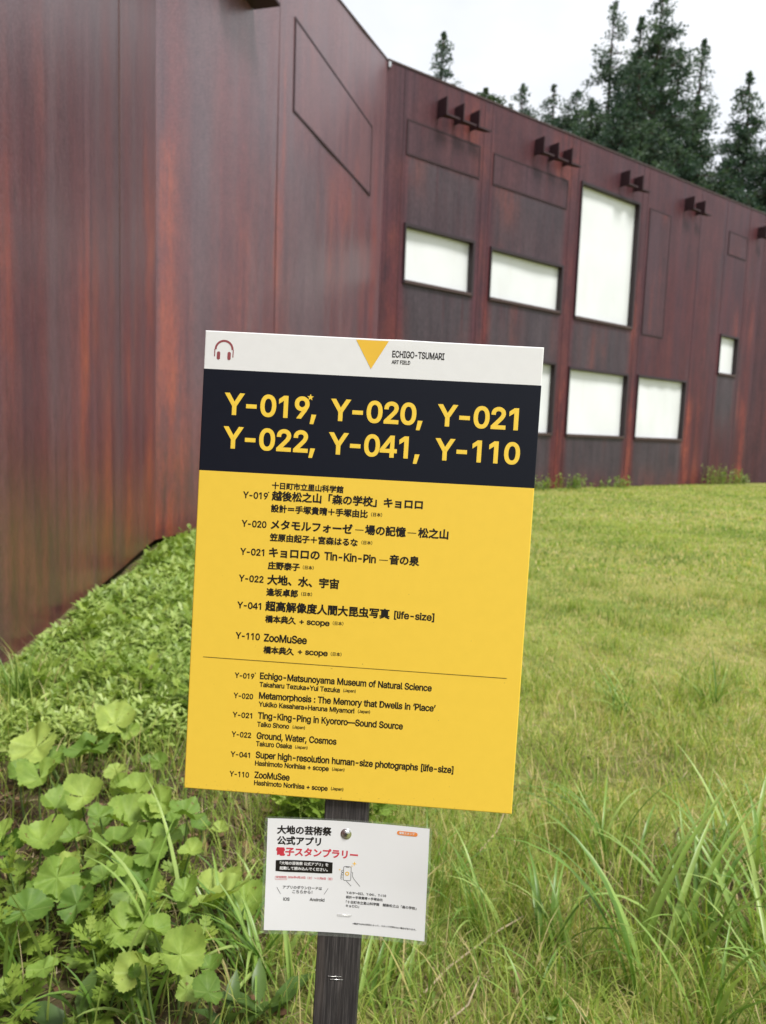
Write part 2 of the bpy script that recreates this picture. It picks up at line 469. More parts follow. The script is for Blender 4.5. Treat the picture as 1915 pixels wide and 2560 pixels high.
# section A, closest to the camera
def rA(S, Q):
    r = streaks(S, Q, 3, -14, 0, 6, 40, .35)
    r += blob(S, Q, -3.42, .16, 1.4, 2.9, .95) + blob(S, Q, -5.15, .13, 1.9, 2.8, .95) + blob(S, Q, -3.05, .12, .8, 3.0, .5) + blob(S, Q, -1.75, .22, .4, 2.2, .6) + blob(S, Q, -2.6, .18, .3, 1.6, .7)
    r += blob(S, Q, -.35, .28, .1, 3.9, .75) + .35 * (1 - sstep(Q, .3, 1.5))
    return r
def wA(S, Q):
    w = streaks(S, Q, 4, -14, 0, 8, 60, .55) + blob(S, Q, -2.15, .30, 1.0, 7, .7) + blob(S, Q, -4.1, .25, 1.6, 6, .5) + .3 * sstep(Q, 2.2, 4.5)
    return w * (1 - .6 * (1 - sstep(Q, .5, 2.0)))
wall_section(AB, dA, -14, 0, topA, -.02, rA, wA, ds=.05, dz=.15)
# section B, up to the inner corner
def rB(S, Q):
    r = streaks(S, Q, 5, 0, LB, 7, 30, .3)
    r += blob(S, Q, .22, .26, .2, 5.2, 1.0) + blob(S, Q, .55, .25, .3, 2.6, .7) + blob(S, Q, 3.72, .13, 3.2, 5.4, .9) + blob(S, Q, 3.95, .09, 4.6, 7.6, .55) + blob(S, Q, 2.5, .2, 3.2, 4.4, .45)
    r += blob(S, Q, 7.2, .7, 6.1, 6.8, .5) + blob(S, Q, 9.6, .25, 0, 8, .55) + .3 * (1 - sstep(Q, .3, 1.5))
    return r
def wB(S, Q):
    w = streaks(S, Q, 6, 0, LB, 9, 45, .55)
    w += blob(S, Q, 1.15, .42, 2.2, 8, .75) + blob(S, Q, 5.2, 1.25, 1.0, 6.3, .95) + blob(S, Q, 7.6, .8, 1.0, 5.6, .55) + blob(S, Q, 2.9, .35, 3.4, 8, .5) + .25 * sstep(Q, 5, 8)
    return w * (1 - .6 * (1 - sstep(Q, .5, 1.6)))
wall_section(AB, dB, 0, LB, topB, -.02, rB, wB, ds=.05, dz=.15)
# section C with the windows (s0, s1, z0, z1 along the wall)
WIN = [(.74, 3.34, 5.435, 6.982), (3.98, 7.30, 5.434, 6.947), (7.96, 11.24, 5.39, 9.676), (3.98, 7.22, 1.58, 3.915),
       (7.885, 11.22, 1.578, 3.857), (11.81, 15.08, 1.565, 3.89), (17.375, 18.87, 4.293, 5.92)]
def rC(S, Q):
    r = streaks(S, Q, 7, 0, LC, 8, 40, .32)
    for s0, w, a in ((.45, .16, .5), (3.66, .24, .6), (7.62, .24, .6), (11.52, .22, .55), (15.45, .25, .5), (16.2, .2, .3), (19.9, .3, .75), (.05, .2, .4)):
        r += blob(S, Q, s0, w, -.3, 2.6, a, 1.4) + blob(S, Q, s0, w * .7, 2.6, 7, a * .35)
    r += .22 * (1 - sstep(Q, -.1, .9)) + blob(S, Q, 3.2, .8, 8.9, 10.6, .35) + blob(S, Q, 7.3, .7, 9.4, 10.8, .4) + blob(S, Q, 4.5, .6, 8.0, 8.7, .3) + blob(S, Q, .9, .5, 8.0, 8.7, .3)
    return r
def wC(S, Q):
    w = streaks(S, Q, 8, 0, LC, 9, 40, .45)
    for a, b, z0, z1 in WIN:
        m = (a + b) / 2; hw = (b - a) / 2
        w += np.clip(1.15 - ((S - m) / (hw * 1.0)) ** 12, 0, 1) * (Q < z0) * (1 - sstep(z0 - Q, 1.0, 3.2)) * 1.0
    for a, b in ((.74, 3.39), (3.95, 7.31)):
        m = (a + b) / 2; hw = (b - a) / 2
        w += np.clip(1.1 - ((S - m) / hw) ** 12, 0, 1) * (Q < 8.66) * (Q > 6.9) * .75
    return w + .2 * sstep(Q, 7, 9)
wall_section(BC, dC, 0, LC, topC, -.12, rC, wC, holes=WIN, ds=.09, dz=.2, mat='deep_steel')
# section D beyond the next fold
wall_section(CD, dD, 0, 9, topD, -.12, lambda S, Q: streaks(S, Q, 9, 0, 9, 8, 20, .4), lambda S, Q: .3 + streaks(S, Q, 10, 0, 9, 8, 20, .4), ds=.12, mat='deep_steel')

# weld seams between the plates
for P0, d, sl, tf, mt_ in ((AB, dA, (-2.06,), topA, 'steel'), (AB, dB, (3.70,), topB, 'steel'), (BC, dC, (.60, 3.52, 3.84, 7.45, 7.82, 11.38, 11.70, 15.25, 17.2, 19.05), topC, 'deep_steel')):
    for s_ in sl:
        o = np.array([*(P0 - BC), 0.0]); mb = MB()
        hw = .005 if mt_ == 'steel' else .006
        mb.box(o, e3(d), e3(nrm(d)), up3, s_ - hw, s_ + hw, -.01, hw * .9, .0, tf(s_) - .02)
        mb.build('weld_seam', M['roof'] if mt_ == 'steel' else M['fin'], museum)

# plinth set back under the walls, roof sheet and rear walls
DEPTH = 6.0
def miter(d0, d1, p, k):
    n0, n1 = nrm(d0), nrm(d1); b = n0 + n1; b /= np.linalg.norm(b)
    return p + b * k / float(b @ n0)
PF = [AB - dA * 14, AB, BC, CD, CD + dD * 9]
DS = [dA, dA, dB, dC, dD, dD]
def offs(k): return [miter(DS[i], DS[i + 1], PF[i], k) for i in range(5)]
tops = [topA(-14), topA(0), topB(LB), topC(LC), topD(9)]
mb = MB()
fr, bk, pl = offs(-.02), offs(-DEPTH), offs(-.35)
V = []; Fq = []
for i in range(5):
    V += [(*(fr[i] - BC), tops[i] - .03), (*(bk[i] - BC), tops[i] - .03), (*(bk[i] - BC), -.4)]
for i in range(4):
    a, b = i * 3, i * 3 + 3
    Fq += [(a, b, b + 1, a + 1), (a + 1, b + 1, b + 2, a + 2)]

mesh_obj('roof', V, np.array(Fq), M['roof'], museum)
V = []; Fq = []
for i in range(5):
    V += [(*(pl[i] - BC), -.6), (*(pl[i] - BC), .25), (*(fr[i] - BC), .25)]
for i in range(4):
    a, b = i * 3, i * 3 + 3
    Fq += [(a, b, b + 1, a + 1), (a + 1, b + 1, b + 2, a + 2)]
mesh_obj('plinth', V, np.array(Fq), M['dark_steel'], museum)
# thin coping strip along the top edge of every section
mb = MB()
for P0, d, s0, s1, tf in ((AB, dA, -14, 0, topA), (AB, dB, 0.03, LB - .03, topB), (BC, dC, .03, LC, topC), (CD, dD, 0, 9, topD)):
    o = np.array([*(P0 - BC), 0.0]); n = e3(nrm(d)); a, b = o + e3(d) * s0 + up3 * tf(s0), o + e3(d) * s1 + up3 * tf(s1)
    pts = [a - n * .10 + up3 * .003, a + n * .025 + up3 * .003, a + n * .025 + up3 * .045, a - n * .10 + up3 * .045]
    mb.prism(pts, b - a)
mb.build('coping', M['brown_steel'], museum)
# pale metal flashing at the top of the inner corner
mb = MB(); o = np.array([0, 0, 0.0])
mb.prism([o + e3(dC) * .02 + e3(nC) * .03 + up3 * 10.58, o + e3(dC) * .10 + e3(nC) * .03 + up3 * 10.62, o + e3(dC) * .10 + e3(nC) * .03 + up3 * 10.73, o + e3(dC) * .02 + e3(nC) * .03 + up3 * 10.72], e3(nC) * .02)
mb.build('flashing', M['metal'], museum)

FW = .085
for a, b, z0, z1 in WIN:
    o = np.array([0, 0, 0.0]); ax, n = e3(dC), e3(nC)
    mb = MB()
    mb.box(o, ax, n, up3, a, a + FW * .6, -.26, .05, z0, z1)
    mb.box(o, ax, n, up3, b - FW, b, -.26, .05, z0, z1)
    mb.box(o, ax, n, up3, a + FW * .6 + .001, b - FW - .001, -.26, .048, z1 - FW, z1)
    win = mb.build('window_frame', M['dark_steel'], None, bevel=.006)
    win.name = 'window'
    win.parent = museum
    mb = MB(); mb.box(o, ax, n, up3, a + FW * .6 + .001, b - FW - .001, -.2, .07, z0 + .002, z0 + FW * 1.1)
    mb.build('sill', M['brown_steel'], win, bevel=.008)
    ga, gb = a + FW * .6 - .01, b - FW + .01
    gu = np.linspace(ga, gb, 15); gw = np.linspace(z0 + .05, z1 - .05, 15)
    U, Q = np.meshgrid(gu, gw); rr = random.uniform(0, 6)
    off = -.13 + .012 * np.sin(U * 2.3 + rr) * np.sin(Q * 1.7 + rr) + (.016 * np.sin(U * 7 + Q * 1.1) if 11.5 < a < 12 else 0)
    V = U[..., None] * ax + Q[..., None] * up3 + off[..., None] * n
    I = np.arange(225).reshape(15, 15)
    mesh_obj('pane', V.reshape(-1, 3), np.stack([I[:-1, :-1], I[:-1, 1:], I[1:, 1:], I[1:, :-1]], -1).reshape(-1, 4), M['pane'], win, smooth=True)

def hatch(P0, d, a, b, z0, z1, seed, mat='deep_steel'):
    """a flush steel hatch with dark gasket strips around it"""
    o = np.array([*(P0 - BC), 0.0]); ax, n = e3(d), e3(nrm(d)); g_ = .045
    mb = MB()
    mb.box(o, ax, n, up3, a, a + g_, .005, .022, z0, z1); mb.box(o, ax, n, up3, b - g_, b, .005, .022, z0, z1)
    mb.box(o, ax, n, up3, a + g_, b - g_, .005, .022, z0, z0 + g_); mb.box(o, ax, n, up3, a + g_, b - g_, .005, .022, z1 - g_, z1)
    h = mb.build('hatch', M['fin'], museum)
    U, Q = np.meshgrid(np.linspace(a + g_ + .004, b - g_ - .004, 40), np.linspace(z0 + g_ + .004, z1 - g_ - .004, 16))
    V = o + U[..., None] * ax + Q[..., None] * up3 + n * .016
    I = np.arange(640).reshape(16, 40)
    zr = Q
    mesh_obj('panel', V.reshape(-1, 3), np.stack([I[:-1, :-1], I[:-1, 1:], I[1:, 1:], I[1:, :-1]], -1).reshape(-1, 4), M[mat], h,
             attrs={'rust': np.clip(streaks(U, zr, seed, a, b, z1 + 1, 5, .5), 0, 1).ravel(), 'wash': np.full(U.size, .35), 'along': (U + seed * 13.1).ravel(), 'up': zr.ravel()})
hatch(AB, dB, 4.32, 9.10, 7.143, 8.735, 21, 'steel')
hatch(BC, dC, .715, 3.40, 8.675, 9.56, 22)
hatch(BC, dC, 3.94, 7.31, 8.655, 9.525, 23)
hatch(BC, dC, 11.85, 13.23, 5.30, 9.65, 24)
hatch(BC, dC, 17.44, 18.93, 9.02, 9.93, 25)

def bracket(P0, d, at, zb, hgt=.46, outw=.36, foot=.50, plate=False):
    """row of steel fins, each with a triangular foot plate"""
    o = np.array([*(P0 - BC), 0.0]); ax, n = e3(d), e3(nrm(d)); mb = MB()
    for s in at:
        b0 = o + ax * s
        mb.prism([b0 + n * .004 + up3 * zb, b0 + n * outw + up3 * zb, b0 + n * outw + up3 * (zb + hgt), b0 + n * .004 + up3 * (zb + hgt * .98)], ax * .04)
        if plate:
            mb.box(b0, ax, n, up3, .041, foot, .004, outw, zb, zb + .04)
            continue
        mb.prism([b0 + ax * .041 + n * (outw - .20) + up3 * zb, b0 + ax * .041 + n * outw + up3 * zb, b0 + ax * foot + n * outw + up3 * zb, b0 + ax * (foot * .75) + n * (outw - .12) + up3 * zb], up3 * .05)
    mb.build('bracket', M['fin'], museum)
bracket(BC, dC, (1.74, 2.36, 2.95), 9.84)
bracket(BC, dC, (5.66, 6.33, 6.98), 9.87)
bracket(BC, dC, (10.02, 10.78), 9.95)
bracket(BC, dC, (14.08, 14.85), 10.0)
bracket(BC, dC, (19.75,), 10.05)
bracket(AB, dB, (1.45, 2.08), 8.0, .46, .45, .62, plate=True)

# ------------------------------------------------------------------ lettering
GLYPHS = r""" :!
(:N9N:-9S:i9d;H9z;z:<;z:$;A9s:d9n:-9r9Z:#9):<8L9z8L9m8f9b9!9Y9<9R9V9O9p
):N948L9L9*9Z9[9_:-9Y:d9J;A94;z9Q;z9i;H9x:i9~:-9}9p9y9U9s9<9j8~9_8e9Q8L
+;M:)92:):}:F:}:F92 9@9x9@:7;.:7;.9x
,:!948@9C9E9f9E9K8@
-;M:o:@:o:#9Z:#9Z:@
0;M:78z:$8{9q9#9c9-9V999K9H9C9Z9>9o9::+99:E9::`9>:x9D;09L;B9V;Q9c;^9q;g:$;l:7;n:I;l:Y;g:h;^:u;Q;!;B;+;0;1:x;4:`;6:E;4:+;19o;+9Z;!9H:u99:i9-:Y9#:I8{ :79::C9;:N9?:W9F:`9O:g9[:l9j:p9z:r:1:s:E:r:Z:p:m:l:}:g;0:`;;:W;E:N;K:C;O:7;Q:+;O9};K9t;E9k;;9e;09`:}9[:m9X:Z9X:E9X:19[9z9`9j9e9[9k9O9t9F9}9?:+9;
1;M:P;j:P8}:08}:0;K:/;K9L:z9L;@:);j
2;M9A8}9A99:;:8:S:S:b:j:g;$:f;-:d;5:a;<:[;B:U;G:O;K:6;Q:,;P:#;N9x;K9q;F9l;@9g;:9d;29b;)9b:|9B:|9C;/9F;<9L;H9T;S9^;]9j;d9v;i:(;m:6;n:E;m:S;j:`;d:k;]:t;T:|;J;$;>;(;2;*;$;#:f:o:G:K9|9n9?9n9=;.9=;.8}
4;M959V959q:A;j:b;j9W9u9W9s;:9s;:9V :S8}:S9_:S9k:S:f:r:f:r8}
9;M:7;n:F;m:T;i:b;c:m;Z:w;P;!;D;);7;,;(;-:t;-:h;*:Z;$:M:e9v:*8}9c8}:^:B:a:B:V:5:F:+:3:&:#:(9s:,9g:19[:89R:B9J:L9E:Y9B:h9A:w9B;*9E;89K;E9S;Q9^;Z9i;c9v;i:(;m :7;Q:.;P:$;N9y;J9r;E9l;>9g;79d;.9a;$9a:w9a:m9d:c9g:Z9l:R9r:L9y:G:$:C:.:@:7:@:A:@:I:C:Q:G:X:L:_:R:d:Y:h:c:j:l:k:v:j;#:h;.:d;7:_;>:X;E:Q;J:I;N:A;P
::!9Q8{9K8|9E8~9@9$9=9*9;909:959;9<9=9A9@9F9E9I9K9L9Q9L9W9L9]9I9b9F9f9A9h9<9i959h909f9*9b9$9]8~9W8| 9Q:M9K:N9E:P9@:T9=:Y9;:_9::e9;:k9=:q9@:u9E:y9K:{9Q:|9W:{9]:y9b:u9f:q9h:k9i:e9h:_9f:Y9b:T9]:P9W:N
A;Z9)8}:+;j:P;j;R8};18}:V:^:J;$::;Z:A;Z:0;#:$:^9L8} 9X9i9X:);#:);#9i
C;k:L8z:78{:!9$9m9-9]9:9O9I9D9[9<9p97:+95:E97:`9<:w9D;09O;B9];Q9m;^:!;g:7;l:L;n:q;h:|;d;*;^;4;W;=;O;D;F;K;<;P;1;U;%;W:u;7:u;.;0:z;A:e;K:L;O:=;N:/;J9~;C9r;:9i;/9`:}9Z:m9V:Z9U:E9V:19Z9z9a9j9i9]9r9P9~9G:/9A:=9=:L9;:e9?:z9I;.9Z;79r;W9r;U9f;P9Y;K9N;D9E;=9<;494;+9-:|9(:q9!:f8|:X8z
D;g:38}9Q8}9Q9>:19>:E9?:V9C:f9I:r9R:}9_;(9m;.9|;1:2;3:F;1:Y;.:l;):{:};-:s;8:g;A:W;H:G;L:4;M9P;M9P;j:7;j:N;i:d;d:w;Z;+;O;9;@;D;/;L:v;P:`;R:F;P:,;K9r;D9];99K;+9<:v90:c9(:L9! 9`;j9`8}9?8}9?;j
E;<9?8}9?;j;$;j;$;M9`;M9`:U:y:U:y:89`:89`9>;&9>;&8}
F;89?8}9?;j;#;j;#;M9`;M9`:Q:t:Q:t:59`:59`8}
G;p:L8z:78{:!9$9m9.9]9:9N9I9D9[9<9p97:,95:E97:`9<:w9D;09N;B9];Q9l;^9~;g:6;l:J;n:X;m:e;k:q;h:|;c;+;^;5;V;=;N;E;E;L;;;Q;1;U;$;X:u;7:u;-;0:y;@:e;K:K;O:<;N:.;J9~;C9r;:9h;/9`:}9Z:m9V:Z9U:E9V:19Z9z9a9j9i9]9s9P9~9G:/9A:=9=:L9;:Z9<:h9@:s9E:~9L;*9T;19`;69l;99y;::+;D:*:S:*:S:F;Z:F;Z:*;X9r;T9`;L9N;B9@;694;&9*:s9!:a8{
H;n9?8}9?;j9`;j9`:V;/:V;/;j;O;j;O8};/8};/::9`::9`8}
I:]918}919>9]9>9];M91;M91;j:M;j:M;M9};M9}9>:M9>:M8}
J;1:!8z9i8|9V9%9G919;9@949S929k929x9R9x9R9k9S9[9W9P9_9F9h9?9r9;:!9::/9;:99?:B9F:I9P:M9[:N9k:N;j:o;j:o9k:m9S:f9@:Y91:J9%:78|
K;T9U9k9U:29h:I9y:_:0:s:};j;K;j:::P:8:P 9?8}9?;j9`;j9`:n9`:69`:&9`8} ;$8}:#:H:8:b;K8}
L;/9?8}9?;j9`;j9`9>:|9>:|8}
M<J9?8}9?;j9n;j:Q:#:V9q:]9_:c9K:h99:a99:f9J:l9_:r9q:w:#;Y;j<,;j<,8};h8};h:W;h:j;i;!;i;:;i;P;l;P;e;8;]:|;U:h;O:W:r8}:U8}9w:W9r:g9j:|9c;79Y;P9];P9^;;9^;$9_:k9_:W9_8}
N;q9?8}9?;j9f;j:s9}:|9m;-9V;:9<;59<;39W;39q;2:&;2;j;S;j;S8};,8}:+:W9{:l9l;*9W;M9^;N9_;+9`:k9`:W9`8}
O;v:K8z:68{:!9$9m9-9]9:9O9I9D9[9<9p97:+95:E97:`9<:w9D;09O;B9];Q9m;^:!;g:6;l:K;n:b;l:u;g;+;^;;;Q;H;B;S;0;[:w;a:`;c:E;a:+;[9p;S9[;H9I;;9:;+9-:u9$:b8{ :K9;:Z9=:i9A:v9G;$9P;/9[;79j;=9z;A:0;B:E;A:Z;=:m;7:};/;/;$;::v;C:i;J:Z;N:K;O:=;N:/;J9~;C9s;:9i;/9a:}9Z:m9V:Z9U:E9V:09Z9z9a9j9i9[9s9P9~9G:/9A:=9=
P;I9?8}9?;j:<;j:N;i:_;f:m;`:y;W;%;M;.;B;3;5;6;(;7:u;6:f;3:W;.:K;%:?:y:6:m:.:_:(:N:#:<:!9X:!9X:?:::?:G:@:Q:B:[:F:c:K:i:Q:n:Y:q:b:s:k:s:u:s;!:q;,:n;4:i;;:c;A:Z;F:Q;J:G;L::;M9`;M9`8}
R;K9?8}9?;j:<;j:N;i:`;f:n;`:y;X;&;N;.;D;3;7;7;*;8:w;7:h;3:Z;.:N;&:C:y:::m:3:_:-:N:*:<:)9Q:)9Q:F:;:F:G:F:R:H:[:K:c:P:i:U:n:]:q:e:s:n:t:w:s;$:q;-:n;5:i;<:c;B:[;G:R;J:G;L::;M9`;M9`8} :x8}:9:9:^:9;A8}
S;J:68y:#8z9p8}9b9%9T9,9J959A9?9:9K969W949f9U9f9W9]9Z9T9`9M9f9G9m9B9u9>:69::A9::K9<:U9?:^9C:f9I:l9O:p9V:s9_:t9h:s9o:q9v:m9{:Z:,:@:59~:>9j:D9Y:M9L:W9C:c9=:q9;;$9<;39@;@9F;K9O;U9Z;^9g;e9u;j:&;m:8;n:H;m:W;j:e;e:q;^:{;U;(;K;.;@;2;5;3;(:p;(:m;4:g;>:^;F:R;L:E;O:6;P:,;P9~;N9v;K9n;G9h;B9b;<9_;69[;.9[;&9[:{9_:t9c:n9w:a:0:Y:J:R:c:J:z:=;0:);49|;69r;79g;69Y;29L;,9A;#96:u9.:i9%:Y8}:H8z
T;K91;M91;j;;;j;;;M:F;M:F8}:%8}:%;M
U;n:G8y:48z:!8~9o9)9a929U9<9K9I9E9W9@9h9?9y9?;j9`;j9`9{9a9o9d9d9h9Z9o9Q9v9I:#9C:.9>::9<:G9;:U9<:b9>:l9C:v9I:}9Q;&9Z;,9d;.9o;/9{;/;j;P;j;P9y;N9h;J9W;C9I;:9<;.92:}9):m8~:[8z
W<h9p8}9);j9J;j9t:(9z9k:!9P:(95:$95:*9P:09k:6:(:`;j;);j;R:(;X9k;_9P;e95;`95;e9P;k9k;q:(<>;j<`;j;u8};O8};!:h:w;/:o;X:v;X:n;0:f:h:98}
Y;V:,8}:,:.9);j9O;j:%:s:5:X:C:9:6:9:D:X:R:s;*;j;O;j:L:.:L8}
Z;F968}9698:O;,:`;B:q;Y:u;N:U;M:5;M95;M95;j;1;j;1;R9v9b9e9I9R929N9<9n9=:19>;39>;38}
[:N9T8L9T;z:<;z:<;`9r;`9r8g:<8g:<8L
]:N938L938g9Z8g9Z;`93;`93;z9x;z9x8L
a;-9r8y9f8y9Z8|9P9!9G9)9?9/9997949A919K909W919b939k979r9;9y9A9~9H:&9a:/9{:4:;:7:K:;:M:>:O:A:P:E:P:F:K:Z:>:h:(:l9m:h9]:]9S:O95:X9;:c9A:l9H:t9Q:z9Z;!9d;&:&;+:=;):U:{:]:v:c:o:h:g:l:]:o:Q:o:D:o8}:P8}:P9;:N9;:D9-:28~ 9w98:%98:09;:89>:?9C:E9I:J9P:M9W:O9_:P9g:P:$:H9}::9z:*9x9z9v9e9q9U9h9Q9c9P9]9O9U9T9E9c9;
c;0:.8y9y8z9j8~9[9)9O929E9>9=9L979[939m92:#93:797:H9=:X9E:f9O:r9[:{9j;%9y;*:.;+:H;(:`:y:q:h:|:P:^:I:W:W:M:b:?:i:.:l9~:k9s:h9k:b9c:Z9]:Q9W:G9T:<9R:09Q:#9R9s9T9h9W9]9]9R9c9I9k9B9s9=9~99:.98:?9;:M9B:X9M:_9]:|9T:r9=:`9,:H8}
d;?:(8y9t8z9f8~9Y9)9M929D9>9<9K979[939m92:#93:797:I9<:X9D:g9N:r9Y:{9g;%9u;*:(;+:3;+:<;):D;$:V:t:`:g:b:g:b;j;$;j;$8}:c8}:c9>:`9>:U91:D9!:<8|:38z :,98:799:A9<:J9A:Q9H:W9Q:]9[:`9g:b9s:c:$:b:2:`:>:]:I:W:S:Q:[:J:c:A:h:7:k:,:l9}:k9s:h9j:c9c:[9]:R9W:I9T:>9R:29Q:$9R9t9T9h9W9[9]9Q9c9I9k9B9s9=9}99
e;5:08y9z8z9k8~9[9)9O929E9>9=9K979[939m92:!93:697:G9=:W9E:f9O:q9[:{9i;%9x;*:-;+:K;%:T:~:^:x:g:q:n:i:t:_:z:S:}:F;#:7;$:&;$9w9F9w9F:4:p:4:b:+:a:7:_:B:[:L:V:U:P:^:I:d:A:h:7:k:-:l9~:k9t:h9k:d9d:^9]:U9W:M9T:C9R::9Q:/9Q9{9R9m9T9b9X9V9_9M9e9F9n9@9w9;:$99:098:E9;:U9E:`9V:}9N:z9E:u9<:o95:g9.:^9(:S9!:H8|:=8z
f:D:8;):8:k9#:k9#;) 9I8}9I;C9J;M9M;V9Q;_9V;f9^;k9f;o:#;u:5;s:?;p:8;U:1;W:&;X9{;W9t;U9o;Q9l;L9j;E9i;<9i8}
g;?:-819|819p839e869J8E9:8Y9T8i9_8[9o8P:-8K:<8M:H8P:S8V:[8`:a8l:c8z:c9C:`9C:U96:D9):<9%:39#:&9!9u9$9g9(9Y9.9N979D9A9=9N979^939o92:%93:897:I9<:Y9D:g9N:r9Y:{9g;%9u;*:(;+:3;+:=;):E;$:V:t:a:f:d:f:d;);$;);$8y;#8i:|8[:v8O:n8F:d8>:W88:J84:<82 :,9?:79?:A9B:J9G:Q9M:W9T:]9_:`9i:c9u:c:%:c:3:`:?:]:J:W:S:Q:]:J:c:A:h:8:k:,:l9}:k9s:h9k:c9c:[9]:S9W:I9T:>9R:39Q:%9R9v9T9j9W9_9]9U9c9M9k9G9s9B9}9?
h;89Z:79Z8}9;8}9;;j9Z;j9Z:V9T:V9[:f9d:s9n:|9y;%:*;*:8;+:D;*:O;(:Z;!:d:y:k:q:q:g:v:[:y:M:z:>:z8}:Z8}:Z:<:Y:I:U:U:N:_:F:f:;:j:/:l:%:k9z:i9r:f9l:a9f:Z9a:S9^:K9[:B
i9u9;8}9;;)9Z;)9Z8} 9K;H9E;I9@;K9<;N98;R96;W96;^96;c98;h9<;l9@;o9E;q9K;r9P;q9U;o9Z;l9^;h9`;c9a;^9`;W9^;R9Z;N9U;K9P;I
k;)9X9f9X:09^:0:T;):{;)9~:*9{:* 9;8}9;;j9Z;j9Z8} :Y8}9l:!:%:8;$8}
l:#9h8|9Y8}9N9$9F9+9@949<9>9;9K9;;j9Z;j9Z9R9^9@9a9=9e9<9k9;9r9;9w9<9|8~9s8}
m<@9;8}9;;)9Y;)9Y:Z9W:Z9Z:d9_:m9d:t9x;&:4;,:A;+:L;%:V:{:^:r:d:g:g:Y:c:Y:f:c:j:k:p:s;);%;E;,;P;+;Z;);e;$;m:{;t:t;z:k<!:a<%:S<%:F<%8};d8};d:E;c:Q;_:[;W:c;O:h;F:k;<:l;4:l;-:j;%:g:t:W:o:B:o8}:O8}:O:H:N:R:J:Z:D:c:=:h:4:k:*:l9q:g9k:c9e:^9a:W9^:O9[:G9Z:=9Z8}
n;79Z:79Z8}9;8}9;;)9Y;)9Y:V9T:V9[:f9d:s9n:|9y;%:*;*:8;+:D;*:O;(:Y;!:c:y:k:q:q:g:v:[:y:M:z:>:z8}:Z8}:Z:<:Y:I:U:U:N:_:F:f:;:j:/:l:%:k9z:i9r:f9l:a9f:Z9a:S9^:K9[:B
o;::.8y9y8z9j8~9[9)9O929E9>9=9L979[939m92:#93:797:H9=:X9E:f9O:r9[:{9j;%9y;*:.;+:>;*:N;%:[:{:h:r:r:f:{:X;$:H;(:7;*:#;(9m;$9[:{9L:r9>:h92:[9):N8~:>8z :.98::99:D9=:M9B:U9I:[9R:a9]:d9h:f9s:g:#:f:0:d:<:a:G:[:Q:U:Z:M:b:D:h:::k:.:l9~:k9s:h9k:b9c:Z9]:Q9W:G9T:<9R:09Q:#9R9s9T9h9W9]9]9R9c9I9k9B9s9=9~99
p;?9;859;;)9Y;)9Y:g9]:g9g:t9x;$:#;):-;+:9;+:H;*:V;%:c:{:o:r:x:g;#:X;*:I;-:7;.:#;-9m;*9[;#9K:x9>:o92:d9):V8~:H8z:98y:.8z:#8|9x9!9g919]9>9Z9>9Z85 :498:?99:I9=:R9B:Y9I:`9Q:e9[:h9h:j9t:k:$:j:2:h:>:e:I:`:R:Y:[:R:c:I:h:?:k:4:l:):k9{:h9s:c9k:[9e:S9`:I9]:>9Z:29Y:$9Z9s9]9g9a9[9e9Q9k9H9s9A9{9<:)99
r:G9;8}9;;)9Y;)9Y:g9[:g9`:p9f:x9n;!9w;&:%;*:1;+:9;+:@;+:@:h:9:i:-:j:$:i9y:g9r:d9k:`9e:Z9a:T9^:M9[:E9Z:<9Z8}
s:}9}8y9p8z9e8{9Y9!9O9&9G9-9@949:9<969F939P9P9V9S9M9X9E9`9?9h9;9r999}98:-99:79;:@9@:G9F:K9M:L9T:K9[:I9a:E9f:@9j:99m:09p9m9w9]9|9O:%9E:.9>:79::B98:O99:Y9<:d9B:m9H:t9Q:{9[;#9g;(9s;*:#;+:0;+:;;):E;$:N:}:U:w:[:q:i:W:L:Q:I:X:E:_:?:e:8:j:/:l:#:m9u:l9l:j9c:e9]:`9Y:X9W:Q9X:J9[:D9`:@9x:5:9:/:I:*:U:!:`9x:g9n:k9d:m9V:l9L:h9B:c99:[91:R9*:H9#:<8|:/8z
t:7:,;):,:k9#:k9#;) 9A;W9a;W9a9R9b9J9c9D9f9@9j9<9p9;9w9::!9;:+9<:18~:%8|9v8{9g8|9Y9$9O9,9G959C9A9A9O
u;89}8z9q8{9f8~9Z9%9Q9-9J959D9>9?9J9<9W9;9g9;;)9Z;)9Z9j9[9[9`9P9f9F9o9@9z9;:*9::39;:;9=:C9@:I9E:O9J:T9Q:W9Z:Y9d:Z9n:Z;):z;):z8}:[8}:[9O:a9O:Y9?:Q93:G9):;9!:/8|
w<+9g8}9,;)9M;)9e:19o9f9z969t96:!9e:-:1:D;):e;):|:1;*9f;496;/96;99f;D:1;[;);|;);B8};!8}:f9x:_:6:W:R:P:p:W:p:P:R:I:6:B9x:)8}
y;-99879@8Q9E8P9U8P9c8W9m8k9s8|9*;)9K;)9u9p:!9L:-9+9~9+:+9L:69p:`;);$;):,8`9z8F9h889O839A84
z;)968}9698:E:g:E:h99:h99;):m;):m:l9a9?9a9=:p9=:p8}
—<n<o:@<o:#8}:#8}:@
‘9z9;:f9U;j9m;j9^:f
’9z9;:f9J;j9m;j9R:f"""

